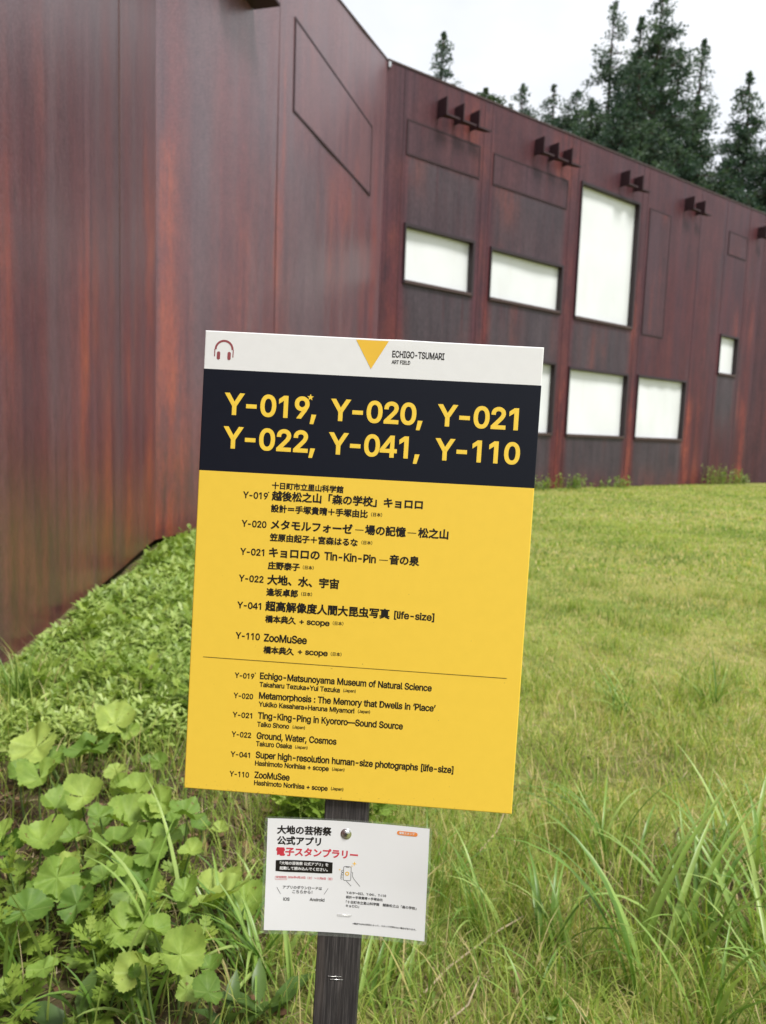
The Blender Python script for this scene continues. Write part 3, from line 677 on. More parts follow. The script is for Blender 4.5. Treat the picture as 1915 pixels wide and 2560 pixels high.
# writing: surface, script, words, left mm, right mm, baseline or middle mm, cap height mm, ink, weight
TEXTS = [
 ('b', 'j', '十日町市立里山科学館', 100.6, 197.3, 202.3, 0, 'k',1.45),
 ('b', 'l', 'Y-019', 61.8, 95.9, 221.2, 9.1, 'k', 1.0),
 ('b', 'j', '越後松之山「森の学校」キョロロ', 101.0, 304.5, 216.2, 0, 'k',1.45),
 ('b', 'j', '設計＝手塚貴晴＋手塚由比', 100.9, 231.8, 233.1, 0, 'k',1.45),
 ('b', 'j', '（日本）', 236.2, 251.1, 232.7, 0, 'k', .7),
 ('b', 'l', 'Y-020', 61.9, 96.0, 259.8, 9.1, 'k', 1.0),
 ('b', 'j', 'メタモルフォーゼ', 101.4, 212.8, 254.9, 0, 'k',1.45),
 ('b', 'j', '場の記憶', 229.2, 284.4, 254.2, 0, 'k',1.45),
 ('b', 'j', '松之山', 300.4, 341.0, 253.7, 0, 'k',1.45),
 ('b', 'j', '笠原由起子＋宮森はるな', 101.1, 220.8, 272.2, 0, 'k',1.45),
 ('b', 'j', '（日本）', 225.5, 240.1, 271.1, 0, 'k', .7),
 ('b', 'l', 'Y-021', 61.9, 94.9, 297.9, 9.2, 'k', 1.0),
 ('b', 'j', 'キョロロの', 101.2, 170.4, 292.6, 0, 'k',1.45),
 ('b', 'l', 'Tin-Kin-Pin', 176.4, 246.3, 297.9, 11.2, 'k', 1.0),
 ('b', 'j', '音の泉', 264.4, 304.7, 292.1, 0, 'k',1.45),
 ('b', 'j', '庄野泰子', 100.6, 144.2, 310.4, 0, 'k',1.45),
 ('b', 'j', '（日本）', 148.3, 163.1, 309.8, 0, 'k', .7),
 ('b', 'l', 'Y-022', 61.9, 95.8, 334.3, 9.2, 'k', 1.0),
 ('b', 'j', '大地、水、宇宙', 100.7, 198.4, 329.9, 0, 'k',1.45),
 ('b', 'j', '逢坂卓郎', 100.4, 143.7, 346.6, 0, 'k',1.45),
 ('b', 'j', '（日本）', 148.1, 162.9, 345.9, 0, 'k', .7),
 ('b', 'l', 'Y-041', 61.5, 94.4, 371.1, 9.2, 'k', 1.0),
 ('b', 'j', '超高解像度人間大昆虫写真', 99.9, 269.5, 365.9, 0, 'k',1.45),
 ('b', 'l', '[life-size]', 275.1, 329.2, 370.5, 10.0, 'k', 1.0),
 ('b', 'j', '橋本典久', 100.7, 143.2, 383.4, 0, 'k',1.45),
 ('b', 'l', '+ scope', 147.6, 188.8, 387.2, 8.0, 'k', 1.0),
 ('b', 'j', '（日本）', 193.0, 207.5, 382.8, 0, 'k', .7),
 ('b', 'l', 'Y-110', 61.4, 94.9, 413.1, 9.3, 'k', 1.0),
 ('b', 'l', 'ZooMuSee', 100.4, 159.3, 414.1, 10.7, 'k', 1.0),
 ('b', 'j', '橋本典久', 100.4, 142.7, 425.9, 0, 'k',1.45),
 ('b', 'l', '+ scope', 147.7, 188.6, 428.4, 8.0, 'k', 1.0),
 ('b', 'j', '（日本）', 192.6, 207.4, 424.9, 0, 'k', .7),
 ('b', 'l', 'Y-019', 62.9, 89.9, 467.0, 7.5, 'k', 1.0),
 ('b', 'l', 'Y-020', 62.8, 89.8, 495.0, 7.5, 'k', 1.0),
 ('b', 'l', 'Y-021', 62.7, 89.8, 521.6, 7.5, 'k', 1.0),
 ('b', 'l', 'Y-022', 62.7, 89.8, 548.9, 7.6, 'k', 1.0),
 ('b', 'l', 'Y-041', 62.6, 89.7, 576.8, 7.6, 'k', 1.0),
 ('b', 'l', 'Y-110', 62.5, 89.7, 604.3, 7.6, 'k', 1.0),
 ('b', 'l', 'Echigo-Matsunoyama Museum of Natural Science', 97.7, 331.8, 466.2, 9.3, 'k', 1.0),
 ('b', 'l', 'Takaharu Tezuka+Yui Tezuka', 97.6, 207.9, 476.9, 6.9, 'k', 1.0),
 ('b', 'l', '(Japan)', 212.6, 229.5, 475.4, 4.2, 'k', .7),
 ('b', 'l', 'Metamorphosis : The Memory that Dwells in ‘Place’', 97.8, 338.7, 493.4, 9.3, 'k', 1.0),
 ('b', 'l', 'Yukiko Kasahara+Haruna Miyamori', 97.8, 229.3, 504.1, 6.9, 'k', 1.0),
 ('b', 'l', '(Japan)', 234.0, 250.6, 502.5, 4.2, 'k', .7),
 ('b', 'l', 'Ting-King-Ping in Kyororo—Sound Source', 97.7, 296.2, 521.2, 9.3, 'k', 1.0),
 ('b', 'l', 'Taiko Shono', 97.3, 141.4, 532.1, 6.9, 'k', 1.0),
 ('b', 'l', '(Japan)', 146.1, 163.2, 530.9, 4.2, 'k', .7),
 ('b', 'l', 'Ground, Water, Cosmos', 97.3, 207.4, 549.2, 9.4, 'k', 1.0),
 ('b', 'l', 'Takuro Osaka', 97.1, 146.6, 559.3, 7.0, 'k', 1.0),
 ('b', 'l', '(Japan)', 151.1, 168.2, 558.3, 4.2, 'k', .7),
 ('b', 'l', 'Super high-resolution human-size photographs [life-size]', 97.4, 368.0, 576.0, 9.4, 'k', 1.0),
 ('b', 'l', 'Hashimoto Norihisa + scope', 97.0, 198.9, 586.5, 7.0, 'k', 1.0),
 ('b', 'l', '(Japan)', 203.4, 220.4, 584.9, 4.2, 'k', .7),
 ('b', 'l', 'ZooMuSee', 97.2, 145.9, 604.1, 9.4, 'k', 1.0),
 ('b', 'l', 'Hashimoto Norihisa + scope', 97.1, 198.9, 614.0, 7.0, 'k', 1.0),
 ('b', 'l', '(Japan)', 203.4, 220.4, 612.2, 4.2, 'k', .7),
 ('b', 'l', 'ECHIGO-TSUMARI', 251.8, 320.8, 23.1, 8.9, 'g', .85),
 ('b', 'l', 'ART FIELD', 251.6, 276.3, 31.6, 5.1, 'g', .85),
 ('b', 'l', 'Y-019,', 30.4, 155.2, 110.6, 29.4, 'y', 1.05),
 ('b', 'l', 'Y-020,', 173.9, 297.2, 110.8, 29.2, 'y', 1.05),
 ('b', 'l', 'Y-021', 316.2, 423.0, 110.0, 29.0, 'y', 1.05),
 ('b', 'l', 'Y-022,', 31.0, 156.0, 155.6, 29.5, 'y', 1.05),
 ('b', 'l', 'Y-041,', 173.5, 295.9, 155.4, 29.3, 'y', 1.05),
 ('b', 'l', 'Y-110', 315.7, 428.1, 155.0, 29.1, 'y', 1.05),
 ('n', 'j', '大地の芸術祭', 13.0, 88.4, 16.3, 0, 'k', 1.5),
 ('n', 'j', '公式アプリ', 13.4, 74.2, 31.5, 0, 'k', 1.5),
 ('n', 'j', '電子スタンプラリー', 13.0, 125.8, 47.2, 0, 'r', 1.5),
 ('n', 'j', '「大地の芸術祭 公式アプリ」を', 18.6, 85.5, 63.1, 0, 'w', 1),
 ('n', 'j', '起動して読み込んでください。', 18.5, 84.9, 70.2, 0, 'w', 1),
 ('n', 'j', '実施期間', 14.2, 27.7, 83.5, 0, 'r', 0),
 ('n', 'j', '2026年4月25日（土）〜11月8日（日）', 30.5, 91.8, 82.8, 0, 'r', .8),
 ('n', 'j', 'アプリのダウンロードは', 23.7, 77.9, 97.2, 0, 'k', .8),
 ('n', 'j', 'こちらから！', 37.3, 64.8, 103.1, 0, 'k', .8),
 ('n', 'l', 'iOS', 25.1, 33.8, 116.0, 4.5, 'k', .7),
 ('n', 'l', 'Android', 61.4, 82.0, 115.2, 4.4, 'k', .7),
 ('n', 'j', '複数スタンプ', 180.9, 202.0, 9.9, 0, 'w', 1),
 ('n', 'j', 'Y-019〜022、Y-041、Y-110', 111.7, 166.9, 100.6, 0, 'k', .8),
 ('n', 'j', '設計＝手塚貴晴＋手塚由比', 111.7, 162.6, 106.8, 0, 'k', .8),
 ('n', 'j', '「十日町市立里山科学館\u3000越後松之山「森の学校」', 111.8, 209.2, 113.8, 0, 'k', .8),
 ('n', 'j', 'キョロロ」', 111.7, 130.2, 119.2, 0, 'k', .8),
 ('n', 'j', '※電波やGPSの状況によって、スタンプが押せない場合があります。', 122.3, 210.1, 143.7, 0, 'k', .8),
]
_AL = '!#$%&()*+,-./0123456789:;<=>?@ABCDEFGHIJKLMNOPQRSTUVWXYZ[]^_`abcdefghijklmnopqrstuvwxyz{|}~'
_ix = {c: i for i, c in enumerate(_AL)}
_dec = lambda a, b: _ix[a] * len(_AL) + _ix[b] - 2000
FONT = {}
for ln in GLYPHS.split('\n'):
    ch, rest = ln[0], ln[1:]
    adv = _dec(rest[0], rest[1]); cs = []
    for tok in rest[2:].split(' '):
        if tok:
            cs.append([(_dec(tok[i], tok[i + 1]), _dec(tok[i + 2], tok[i + 3])) for i in range(0, len(tok), 4)])
    FONT[ch] = (adv, cs)

_o = [(140, 0), (172, 0), (172, 58), (208, 58), (208, 86), (172, 86), (172, 254), (134, 254), (12, 84), (12, 58), (140, 58)]
FONT['4'] = (FONT['4'][0], [_o[::-1], [(140, 86), (140, 206), (48, 86)]])
FONT['K'] = (FONT['K'][0], [[(30, 0), (30, 254), (62, 254), (62, 134), (176, 254), (216, 254), (116, 148.8), (222, 0), (182, 0), (94, 125.7), (62, 92), (62, 0)]])
FONT['k'] = (FONT['k'][0], [[(26, 0), (26, 254), (56, 254), (56, 112), (132, 186), (172, 186), (106, 122.3), (178, 0), (142, 0), (84, 101), (56, 74), (56, 0)]])
def fill_outlines(cs, k):
    """flat filled lettering from closed outlines, made bolder by a mitred rim of width k just under the fill"""
    cu = bpy.data.curves.new('lettering_source', 'CURVE'); cu.dimensions = '2D'; cu.fill_mode = 'FRONT'
    area = 0
    for Q in cs:
        sp = cu.splines.new('POLY'); sp.points.add(len(Q) - 1); sp.use_cyclic_u = True
        co = np.zeros((len(Q), 4)); co[:, :2] = Q; co[:, 3] = 1
        sp.points.foreach_set('co', co.ravel().astype(np.float32))
        area += np.sum(Q[:, 0] * np.roll(Q[:, 1], -1) - Q[:, 1] * np.roll(Q[:, 0], -1))
    o = bpy.data.objects.new('lettering_source', cu); COL.objects.link(o)
    me = o.evaluated_get(bpy.context.evaluated_depsgraph_get()).to_mesh()
    n = len(me.vertices); V = np.empty(n * 3, np.float32); me.vertices.foreach_get('co', V); V = V.reshape(-1, 3).astype(float); V[:, 2] = 0
    F = [tuple(p.vertices) for p in me.polygons]
    bpy.data.objects.remove(o); bpy.data.curves.remove(cu)
    if k:
        VV = [V]; sg = -1 if area < 0 else 1
        for Q in cs:
            m = len(Q); e = np.roll(Q, -1, 0) - Q; e /= np.linalg.norm(e, axis=1)[:, None] + 1e-9
            N = np.stack([e[:, 1], -e[:, 0]], 1) * sg; Np = np.roll(N, 1, 0)
            mi = N + Np; L = np.linalg.norm(mi, axis=1)[:, None]; mi = np.where(L > .3, mi / np.maximum(L, 1e-6), N)
            O = Q + mi * k / np.maximum(.55, np.sum(mi * N, 1))[:, None]
            z = (-.004 - .00004 * (np.arange(m) % 17))[:, None]
            VV += [np.c_[Q - mi * k * .2, z], np.c_[O, z]]
            F += [(n + i, n + (i + 1) % m, n + m + (i + 1) % m, n + m + i) for i in range(m)]; n += 2 * m
        V = np.concatenate(VV)
    return V, F

def latin(s, weight):
    """a Latin line; y = 0 is the baseline; returns V, F, cap height"""
    k = 11.5 * weight; x = 0.0; cs = []
    for ch in s:
        adv, cc = FONT[ch]
        for c in cc:
            Q = np.array(c, float); Q[:, 0] += x; Q[:, 1] += k
            cs.append(Q / 500)
        x += adv + (-k * 1.0 if ch != ' ' else k * .6)
    V, F = fill_outlines(cs, k / 500)
    return V, F, (254 + 2 * k) / 500

def kana(s, weight):
    cu = bpy.data.curves.new('lettering_source', 'FONT'); cu.body = s
    o = bpy.data.objects.new('lettering_source', cu); COL.objects.link(o)
    dg = bpy.context.evaluated_depsgraph_get(); cs = []
    for sp in o.evaluated_get(dg).to_curve(dg).splines:
        bp = sp.bezier_points; P = []
        for i in range(len(bp)):
            a, b = bp[i], bp[(i + 1) % len(bp)]
            p0, p1, p2, p3 = [np.array(v.to_2d()) for v in (a.co, a.handle_right, b.handle_left, b.co)]
            d = p3 - p0; L = np.linalg.norm(d) + 1e-9
            dev = max(abs((p1 - p0)[0] * d[1] - (p1 - p0)[1] * d[0]), abs((p2 - p0)[0] * d[1] - (p2 - p0)[1] * d[0])) / L
            for t in np.arange(1 if dev < .006 else 3) / (1 if dev < .006 else 3):
                q = p0 * (1 - t) ** 3 + p1 * 3 * (1 - t) ** 2 * t + p2 * 3 * (1 - t) * t * t + p3 * t ** 3
                if not P or np.linalg.norm(q - P[-1]) > .003: P.append(q)
        if np.linalg.norm(P[0] - P[-1]) < .003: P.pop()
        if len(P) > 2: cs.append(np.array(P))
    bpy.data.objects.remove(o); bpy.data.curves.remove(cu)
    return fill_outlines(cs, .026 * weight)

class Ink:
    def __init__(s): s.V = []; s.F = []; s.n = 0
    def add(s, V, F):
        s.V.append(np.asarray(V, float)); s.F += [tuple(i + s.n for i in f) for f in F]; s.n += len(V)
    def poly(s, pts, w=.25):
        s.add([(x, -y, w) for x, y in pts], [tuple(range(len(pts)))])
    def band(s, pts, width, w=.25, closed=False):
        """a drawn line of even width"""
        P = np.array([(x, -y) for x, y in pts], float); n = len(P)
        T = np.roll(P, -1, 0) - np.roll(P, 1, 0) if closed else np.gradient(P, axis=0)
        T /= np.linalg.norm(T, axis=1)[:, None] + 1e-9
        N = np.stack([-T[:, 1], T[:, 0]], 1) * width / 2
        V = np.concatenate([np.c_[P + N, np.full(n, w)], np.c_[P - N, np.full(n, w)]])
        F = [(i, n + i, n + (i + 1) % n, (i + 1) % n) for i in range(n if closed else n - 1)]
        s.add(V, F)
    def text(s, row, w=.25):
        dst, kind, words, u0, u1, v, h, col, wt = row
        if kind == 'l':
            V, F, cap = latin(words, wt)
            x0, x1 = V[:, 0].min(), V[:, 0].max()
            V[:, 0] = u0 + (V[:, 0] - x0) / (x1 - x0) * (u1 - u0); V[:, 1] = -v + V[:, 1] / cap * h; V[:, 2] = w + V[:, 2] * 9
        else:
            V, F = kana(words, wt)
            x0, x1 = V[:, 0].min(), V[:, 0].max(); k = (u1 - u0) / (x1 - x0)
            ym = .33
            V[:, 0] = u0 + (V[:, 0] - x0) * k; V[:, 1] = -v + (V[:, 1] - ym) * k; V[:, 2] = w + V[:, 2] * 9
        s.add(V, F)
    def build(s, name, mat, parent, warp=None):
        V = np.concatenate(s.V)
        if warp: V = warp(V)
        me = bpy.data.meshes.new(name)
        me.from_pydata((V / 1000).tolist(), [], s.F); me.materials.append(mat)
        bm = bmesh.new(); bm.from_mesh(me)
        for f in bm.faces:
            if f.normal.z < 0: f.normal_flip()
        bm.to_mesh(me); bm.free()
        o = link(bpy.data.objects.new(name, me), parent)
        return o

# ------------------------------------------------------------------ information sign
EX, EY, EN = Vector((.99851902, -.04986334, -.02175789)), Vector((.02458479, .0567993, .99808288)), Vector((-.04853192, -.99713965, .05794106))
EX = EY.cross(EN).normalized()
TL = Vector((-.24591955, 1.00942201, 1.62792741))
BASE = TL + EX * .225 - EY * 1.66 - EN * .03
sign = empty('information_sign')
sign.matrix_world = Matrix.Translation(BASE) @ Matrix((EX, EY, EN)).transposed().to_4x4()
tag(sign, 'leaning yellow and black information board with listings on a dark wooden post', 'sign')
LOC = Vector((-.225, 1.66, .03))

def board_mesh():
    us = [0, .5, 1.3] + list(np.linspace(12, 438, 36)) + [448.7, 449.5, 450]
    vs0 = [0, .5, 1.3, 8, 20, 35, 50.3, 100, 150, 186, 240, 300, 360, 420, 480, 540, 600, 618, 624.6, 625.4, 625.9]
    ch = {0: -.9, .5: -.3, 1.3: 0}
    nu, nv = len(us), len(vs0); V = []
    for j, v in enumerate(vs0):
        for u in us:
            e = min(u, 450 - u); f = min(v, 625.9 - v)
            z = min(ch.get(round(e, 1), 0), ch.get(round(f, 1), 0))
            vv = v
            if v in (50.3,): vv = 50.9 - 1.2 * u / 450
            if v in (186,): vv = 187.1 - 2.3 * u / 450
            bump = math.exp(-((u - 262) / 9) ** 2) + .7 * math.exp(-((u - 288) / 7) ** 2) + .25 * math.sin(u * .21) * math.exp(-((u - 270) / 40) ** 2)
            if v <= 8: vv -= .9 * bump * (1 - v / 12); z += .7 * bump * (v / 8 if v < 8 else .3)
            z += .06 * math.sin(u / 61) * math.sin(v / 83)
            V.append((u / 1000, -vv / 1000, z / 1000))
    F = []; mi = []
    I = lambda j, i: j * nu + i
    for j in range(nv - 1):
        for i in range(nu - 1):
            F.append((I(j, i), I(j + 1, i), I(j + 1, i + 1), I(j, i + 1)))
            vm = (vs0[j] + vs0[j + 1]) / 2
            mi.append(0 if vm < 50.3 else (1 if vm < 186 else 2))
    ring = [I(0, i) for i in range(nu)] + [I(j, nu - 1) for j in range(1, nv)] + [I(nv - 1, i) for i in range(nu - 2, -1, -1)] + [I(j, 0) for j in range(nv - 2, 0, -1)]
    b = len(V)
    for k in ring: V.append((V[k][0], V[k][1], -.006))
    n = len(ring)
    for k in range(n):
        F.append((ring[k], ring[(k + 1) % n], b + (k + 1) % n, b + k))
        vm = -V[ring[k]][1] * 1000
        mi.append(0 if vm < 50 else (1 if vm < 185 else 2))
    F.append(tuple(range(b + n - 1, b - 1, -1))); mi.append(0)
    me = bpy.data.meshes.new('board'); me.from_pydata(V, [], F)
    for m in (M['white'], M['navy'], M['yellow']): me.materials.append(m)
    for p, k in zip(me.polygons, mi): p.material_index = k
    me.update()
    return me
board = link(bpy.data.objects.new('board', board_mesh()), sign)
board.location = LOC

WB = .24
ik = {c: Ink() for c in 'kgy'}
listing, listing2 = Ink(), Ink()
for r in TEXTS:
    if r[0] == 'b': ((listing if r[5] < 440 else listing2) if r[7] == 'k' else ik[r[7]]).text(r, WB)
for u0, u1, v in ((216.3, 227.5, 254.4), (286.4, 298.1, 254.0), (250.7, 262.4, 292.9)):
    listing.band([(u0, v), (u1, v)], .9, WB)
star = lambda cx, cy, r, q=.42, n=5: [(cx + (r if i % 2 == 0 else r * q) * math.sin(i * PI / n), cy - (r if i % 2 == 0 else r * q) * math.cos(i * PI / n)) for i in range(2 * n)]
ik['y'].poly(star(146.3, 81.6, 4.6), WB)
listing.poly(star(96.6, 211.4, 1.4), WB); listing2.poly(star(91.2, 458.6, 1.3), WB)
ik['y'].build('title_lettering', M['yellow_ink'], board)
ik['g'].build('emblem_lettering', M['grey_ink'], board)
listing.build('listing_lettering', M['black_ink'], board)
listing2.build('listing_lettering', M['black_ink'], board)
x = Ink(); x.band([(18.0, 441.2), (430.8, 441.0)], .7, WB); x.build('divider_line', M['black_ink'], board)
x = Ink(); x.poly([(202.8, 2.2), (246.3, 2.2), (224.6, 39.8)], WB); x.build('triangle_emblem', M['emblem_yellow'], board)
x = Ink()
x.band([(26.6 + 11.4 * math.cos(t), 24.2 - 11.4 * math.sin(t)) for t in np.linspace(-.02, PI + .02, 28)], 2.7, WB)
x.band([(14.1, 24.0), (14.2, 33.8)], 1.3, WB); x.band([(39.1, 24.0), (39.0, 34.4)], 1.3, WB)
for c in (19.4, 33.8):
    x.poly([(c + 2.3 * math.cos(t) * (1 if abs(math.cos(t)) > .3 else 1), 32.5 + (3.2 if math.sin(t) > 0 else -3.2) + 2.2 * math.sin(t)) for t in np.linspace(0, 2 * PI, 22, endpoint=False)], WB)
x.build('headphone_icon', M['maroon_ink'], board)

mb = MB()
mb.box((0, 0, 0), (1, 0, 0), (0, 1, 0), (0, 0, 1), .1955, .2555, -1.80, -.02, -.052, -.0062)
post = mb.build('post', M['post'], sign, bevel=.0018)
post.location = LOC
def staple(u0, v0, u1, v1, w, parent, loc=None, warp=None):
    P = np.array([(u0, -v0, w - 3), (u0, -v0, w + .5), (u0 + .5, -v0, w + 1.0), (u1 - .5, -v1, w + 1.0), (u1, -v1, w + .5), (u1, -v1, w - 3)], float)
    V, F = tube_arrays(P / 1000, [.0003] * 6, 6)
    o = mesh_obj('staple', V, F, M['metal'], parent, smooth=True)
    return o
staple(213.5, 878.6, 232.0, 877.4, -6.4, post); staple(216.8, 882.6, 234.7, 881.8, -6.4, post)

# ------------------------------------------------------------------ laminated notice screwed to the post
NX, NY = Vector((.99879258, -.04882776, -.00540659)), Vector((.0081872, .05692823, .9983447))
NN = NX.cross(NY).normalized(); NY = NN.cross(NX).normalized()
NTL = Vector((-.14344738, .96602972, .96811624))
NW, NH = 222.1, 158.3
notice = empty('paper_notice')
notice.matrix_world = Matrix.Translation(NTL) @ Matrix((NX, NY, NN)).transposed().to_4x4()
tag(notice, 'small white laminated notice with black and red Japanese lettering screwed to the post', 'notice')
def warp(V):
    V = V.copy(); u = V[:, 0]; v = -V[:, 1]
    V[:, 2] += -5.6 * (1 - ((u - 111) / 111) ** 2) + .5 * np.sin(v / 30) * ((u - 111) / 111) - .45 * np.exp(-((u - 108) ** 2 + (v - 16) ** 2) / 500) + .7 * np.abs((v - 88) / 88)
    return V
def sheet(x0, x1, y0, y1, w, rad, nu=32, nv=20):
    us, vs = np.linspace(x0, x1, nu), np.linspace(y0, y1, nv)
    U, Vv = np.meshgrid(us, vs)
    if rad:      # pull the four corners in so that they read as rounded
        for (a, b) in ((0, 0), (0, -1), (-1, 0), (-1, -1)):
            U[a, b] += rad * (1 if b == 0 else -1); Vv[a, b] += rad * (1 if a == 0 else -1)
    V = np.stack([U.ravel(), -Vv.ravel(), np.full(U.size, w)], 1)
    I = np.arange(nu * nv).reshape(nv, nu)
    return V, np.stack([I[:-1, :-1], I[1:, :-1], I[1:, 1:], I[:-1, 1:]], -1).reshape(-1, 4)
V, F = sheet(0, NW, 0, NH, 0, 0)
paper = mesh_obj('paper', warp(V) / 1000, F, M['paper'], notice, smooth=True)
ov = 4.2
V1, F1 = sheet(-ov, NW + 3.6, -2.6, NH + 5.6, -.3, 1.1, 34, 24)
laminate = mesh_obj('laminate', warp(V1) / 1000, F1, M['film'], notice, smooth=True)
ink = {c: Ink() for c in ('heading_lettering', 'red_heading', 'label_lettering', 'date_lettering', 'download_lettering', 'pill_lettering', 'address_lettering', 'footnote_lettering')}
def block(r):
    if r[7] == 'w': return 'pill_lettering' if r[3] > 150 else 'label_lettering'
    if r[7] == 'r': return 'red_heading' if r[5] < 60 else 'date_lettering'
    if r[5] < 60: return 'heading_lettering'
    if r[5] > 135: return 'footnote_lettering'
    return 'address_lettering' if r[3] > 100 else 'download_lettering'
for r in TEXTS:
    if r[0] == 'n': ink[block(r)].text(r, .42 if r[7] == 'w' else .25)
shf = lambda u: 2.9 * max(0, 1 - ((u - 111) / 111) ** 2)
def rrect(x0, x1, y0, y1, r, k=5):
    P = []
    for cx_, cy_, a0 in ((x1 - r, y0 + r, -PI / 2), (x1 - r, y1 - r, 0), (x0 + r, y1 - r, PI / 2), (x0 + r, y0 + r, PI)):
        P += [(cx_ + r * math.cos(a0 + t), cy_ + r * math.sin(a0 + t)) for t in np.linspace(0, PI / 2, k)]
    return P
x = Ink()
for i in range(6):   # the black label as slices, so that it follows the bent sheet
    xa, xb = 12.9 + 78.4 * i / 6, 12.9 + 78.4 * (i + 1) / 6
    x.poly([(xa, 58.3 + (0.9 if i == 0 else 0)), (xb, 58.3 + (0.9 if i == 5 else 0)), (xb, 75.4 - (0.9 if i == 5 else 0)), (xa, 75.4 - (0.9 if i == 0 else 0))], .25)
black_label = x.build('black_label', M['black_ink'], notice, warp)
ink['download_lettering'].band([(15.6, 97.2), (21.1, 106.5)], .5); ink['download_lettering'].band([(86.4, 96.2), (81.0, 105.1)], .5)
ink['date_lettering'].band(rrect(12.8, 28.9, 81.7, 86.5, 1.2), .35, closed=True)
x = Ink(); x.poly(rrect(178.0, 206.2, 7.1, 12.8, 2.8), .25); orange_label = x.build('orange_label', M['orange_ink'], notice, warp)
for nm in ink:
    par, mt_ = paper, M['black_ink']
    if nm == 'label_lettering': par, mt_ = black_label, M['white_ink']
    if nm == 'pill_lettering': par, mt_ = orange_label, M['white_ink']
    if nm in ('red_heading', 'date_lettering'): mt_ = M['red_ink']
    ink[nm].build('lettering' if mt_ is M['white_ink'] else nm, mt_, par, warp)
x = Ink()
x.band(rrect(106.8, 117.2, 63.6, 83.3, 1.8), .55, closed=True)
x.band([(109.6, 64.1), (114.4, 64.1)], .9)
for fx, fy in ((105.4, 70.5), (105.1, 74.2), (104.7, 77.6), (104.6, 80.4)):
    x.band([(fx + 1.4 * math.cos(t), fy + 1.5 * math.sin(t)) for t in np.linspace(.9, 2 * PI - .9, 10)], .5)
x.band([(111.2, 84.2), (114.5, 87.4), (118.1, 90.9)], .5); x.band([(118.0, 70.9), (119.5, 71.6), (119.2, 76.5), (121.5, 80.5), (130.3, 90.5)], .5)
x.build('phone_icon', M['black_ink'], paper, warp)
x = Ink()
x.band([(111.9 + 2.2 * math.cos(t), 73.6 + 2.2 * math.sin(t)) for t in np.linspace(0, 2 * PI, 20, endpoint=False)], 1.3, closed=True)
for cx_, cy_, r_ in ((121.4, 58.7, 3.2), (118.1, 62.3, 1.4), (101.4, 68.6, 1.7)): x.poly(star(cx_, cy_, r_, .32, 4))
x.build('gold_marks', M['gold_ink'], paper, warp)
def wp(u, v, w): return warp(np.array([[u, -v, w]], float))[0]
p = wp(108.2, 17.6, 0)
prof = [(0, 2.9), (2.2, 2.8), (4.0, 2.3), (5.2, 1.5), (5.6, .9), (5.9, .75), (7.4, .7), (7.6, .3), (7.6, -.2)]
V = []; F = []; k = 28
for r_, z_ in prof[1:]:
    V += [((p[0] + r_ * math.cos(t)) / 1000, (p[1] + r_ * math.sin(t)) / 1000, (p[2] + z_) / 1000) for t in np.arange(k) * 2 * PI / k]
V.append((p[0] / 1000, p[1] / 1000, (p[2] + 2.9) / 1000)); c0 = len(V) - 1
F4 = [(i * k + j, (i + 1) * k + j, (i + 1) * k + (j + 1) % k, i * k + (j + 1) % k) for i in range(len(prof) - 2) for j in range(k)]
F3 = [(c0, j, (j + 1) % k) for j in range(k)]
screw = mesh_obj('screw', V, [np.array(F4), np.array(F3)], M['metal'], notice, smooth=True)
mb = MB(); o = np.array(p) / 1000
for a in (.2, .2 + PI / 2, .2 + PI / 4):
    ax, ay = np.array([math.cos(a), math.sin(a), 0]), np.array([-math.sin(a), math.cos(a), 0])
    mb.box(o, ax, ay, (0, 0, 1), -.0024 + .0009 * (a > .5 and a < 1.2), .0024 - .0009 * (a > .5 and a < 1.2), -.0006, .0006, .0026 + a * 1e-5, .00298 + a * 2e-5)
mb.build('slot', M['recess'], screw)
q = wp(110.7, 131.8, 0)
staple(101.2, 131.9, 120.3, 131.7, q[2] + .2, notice)

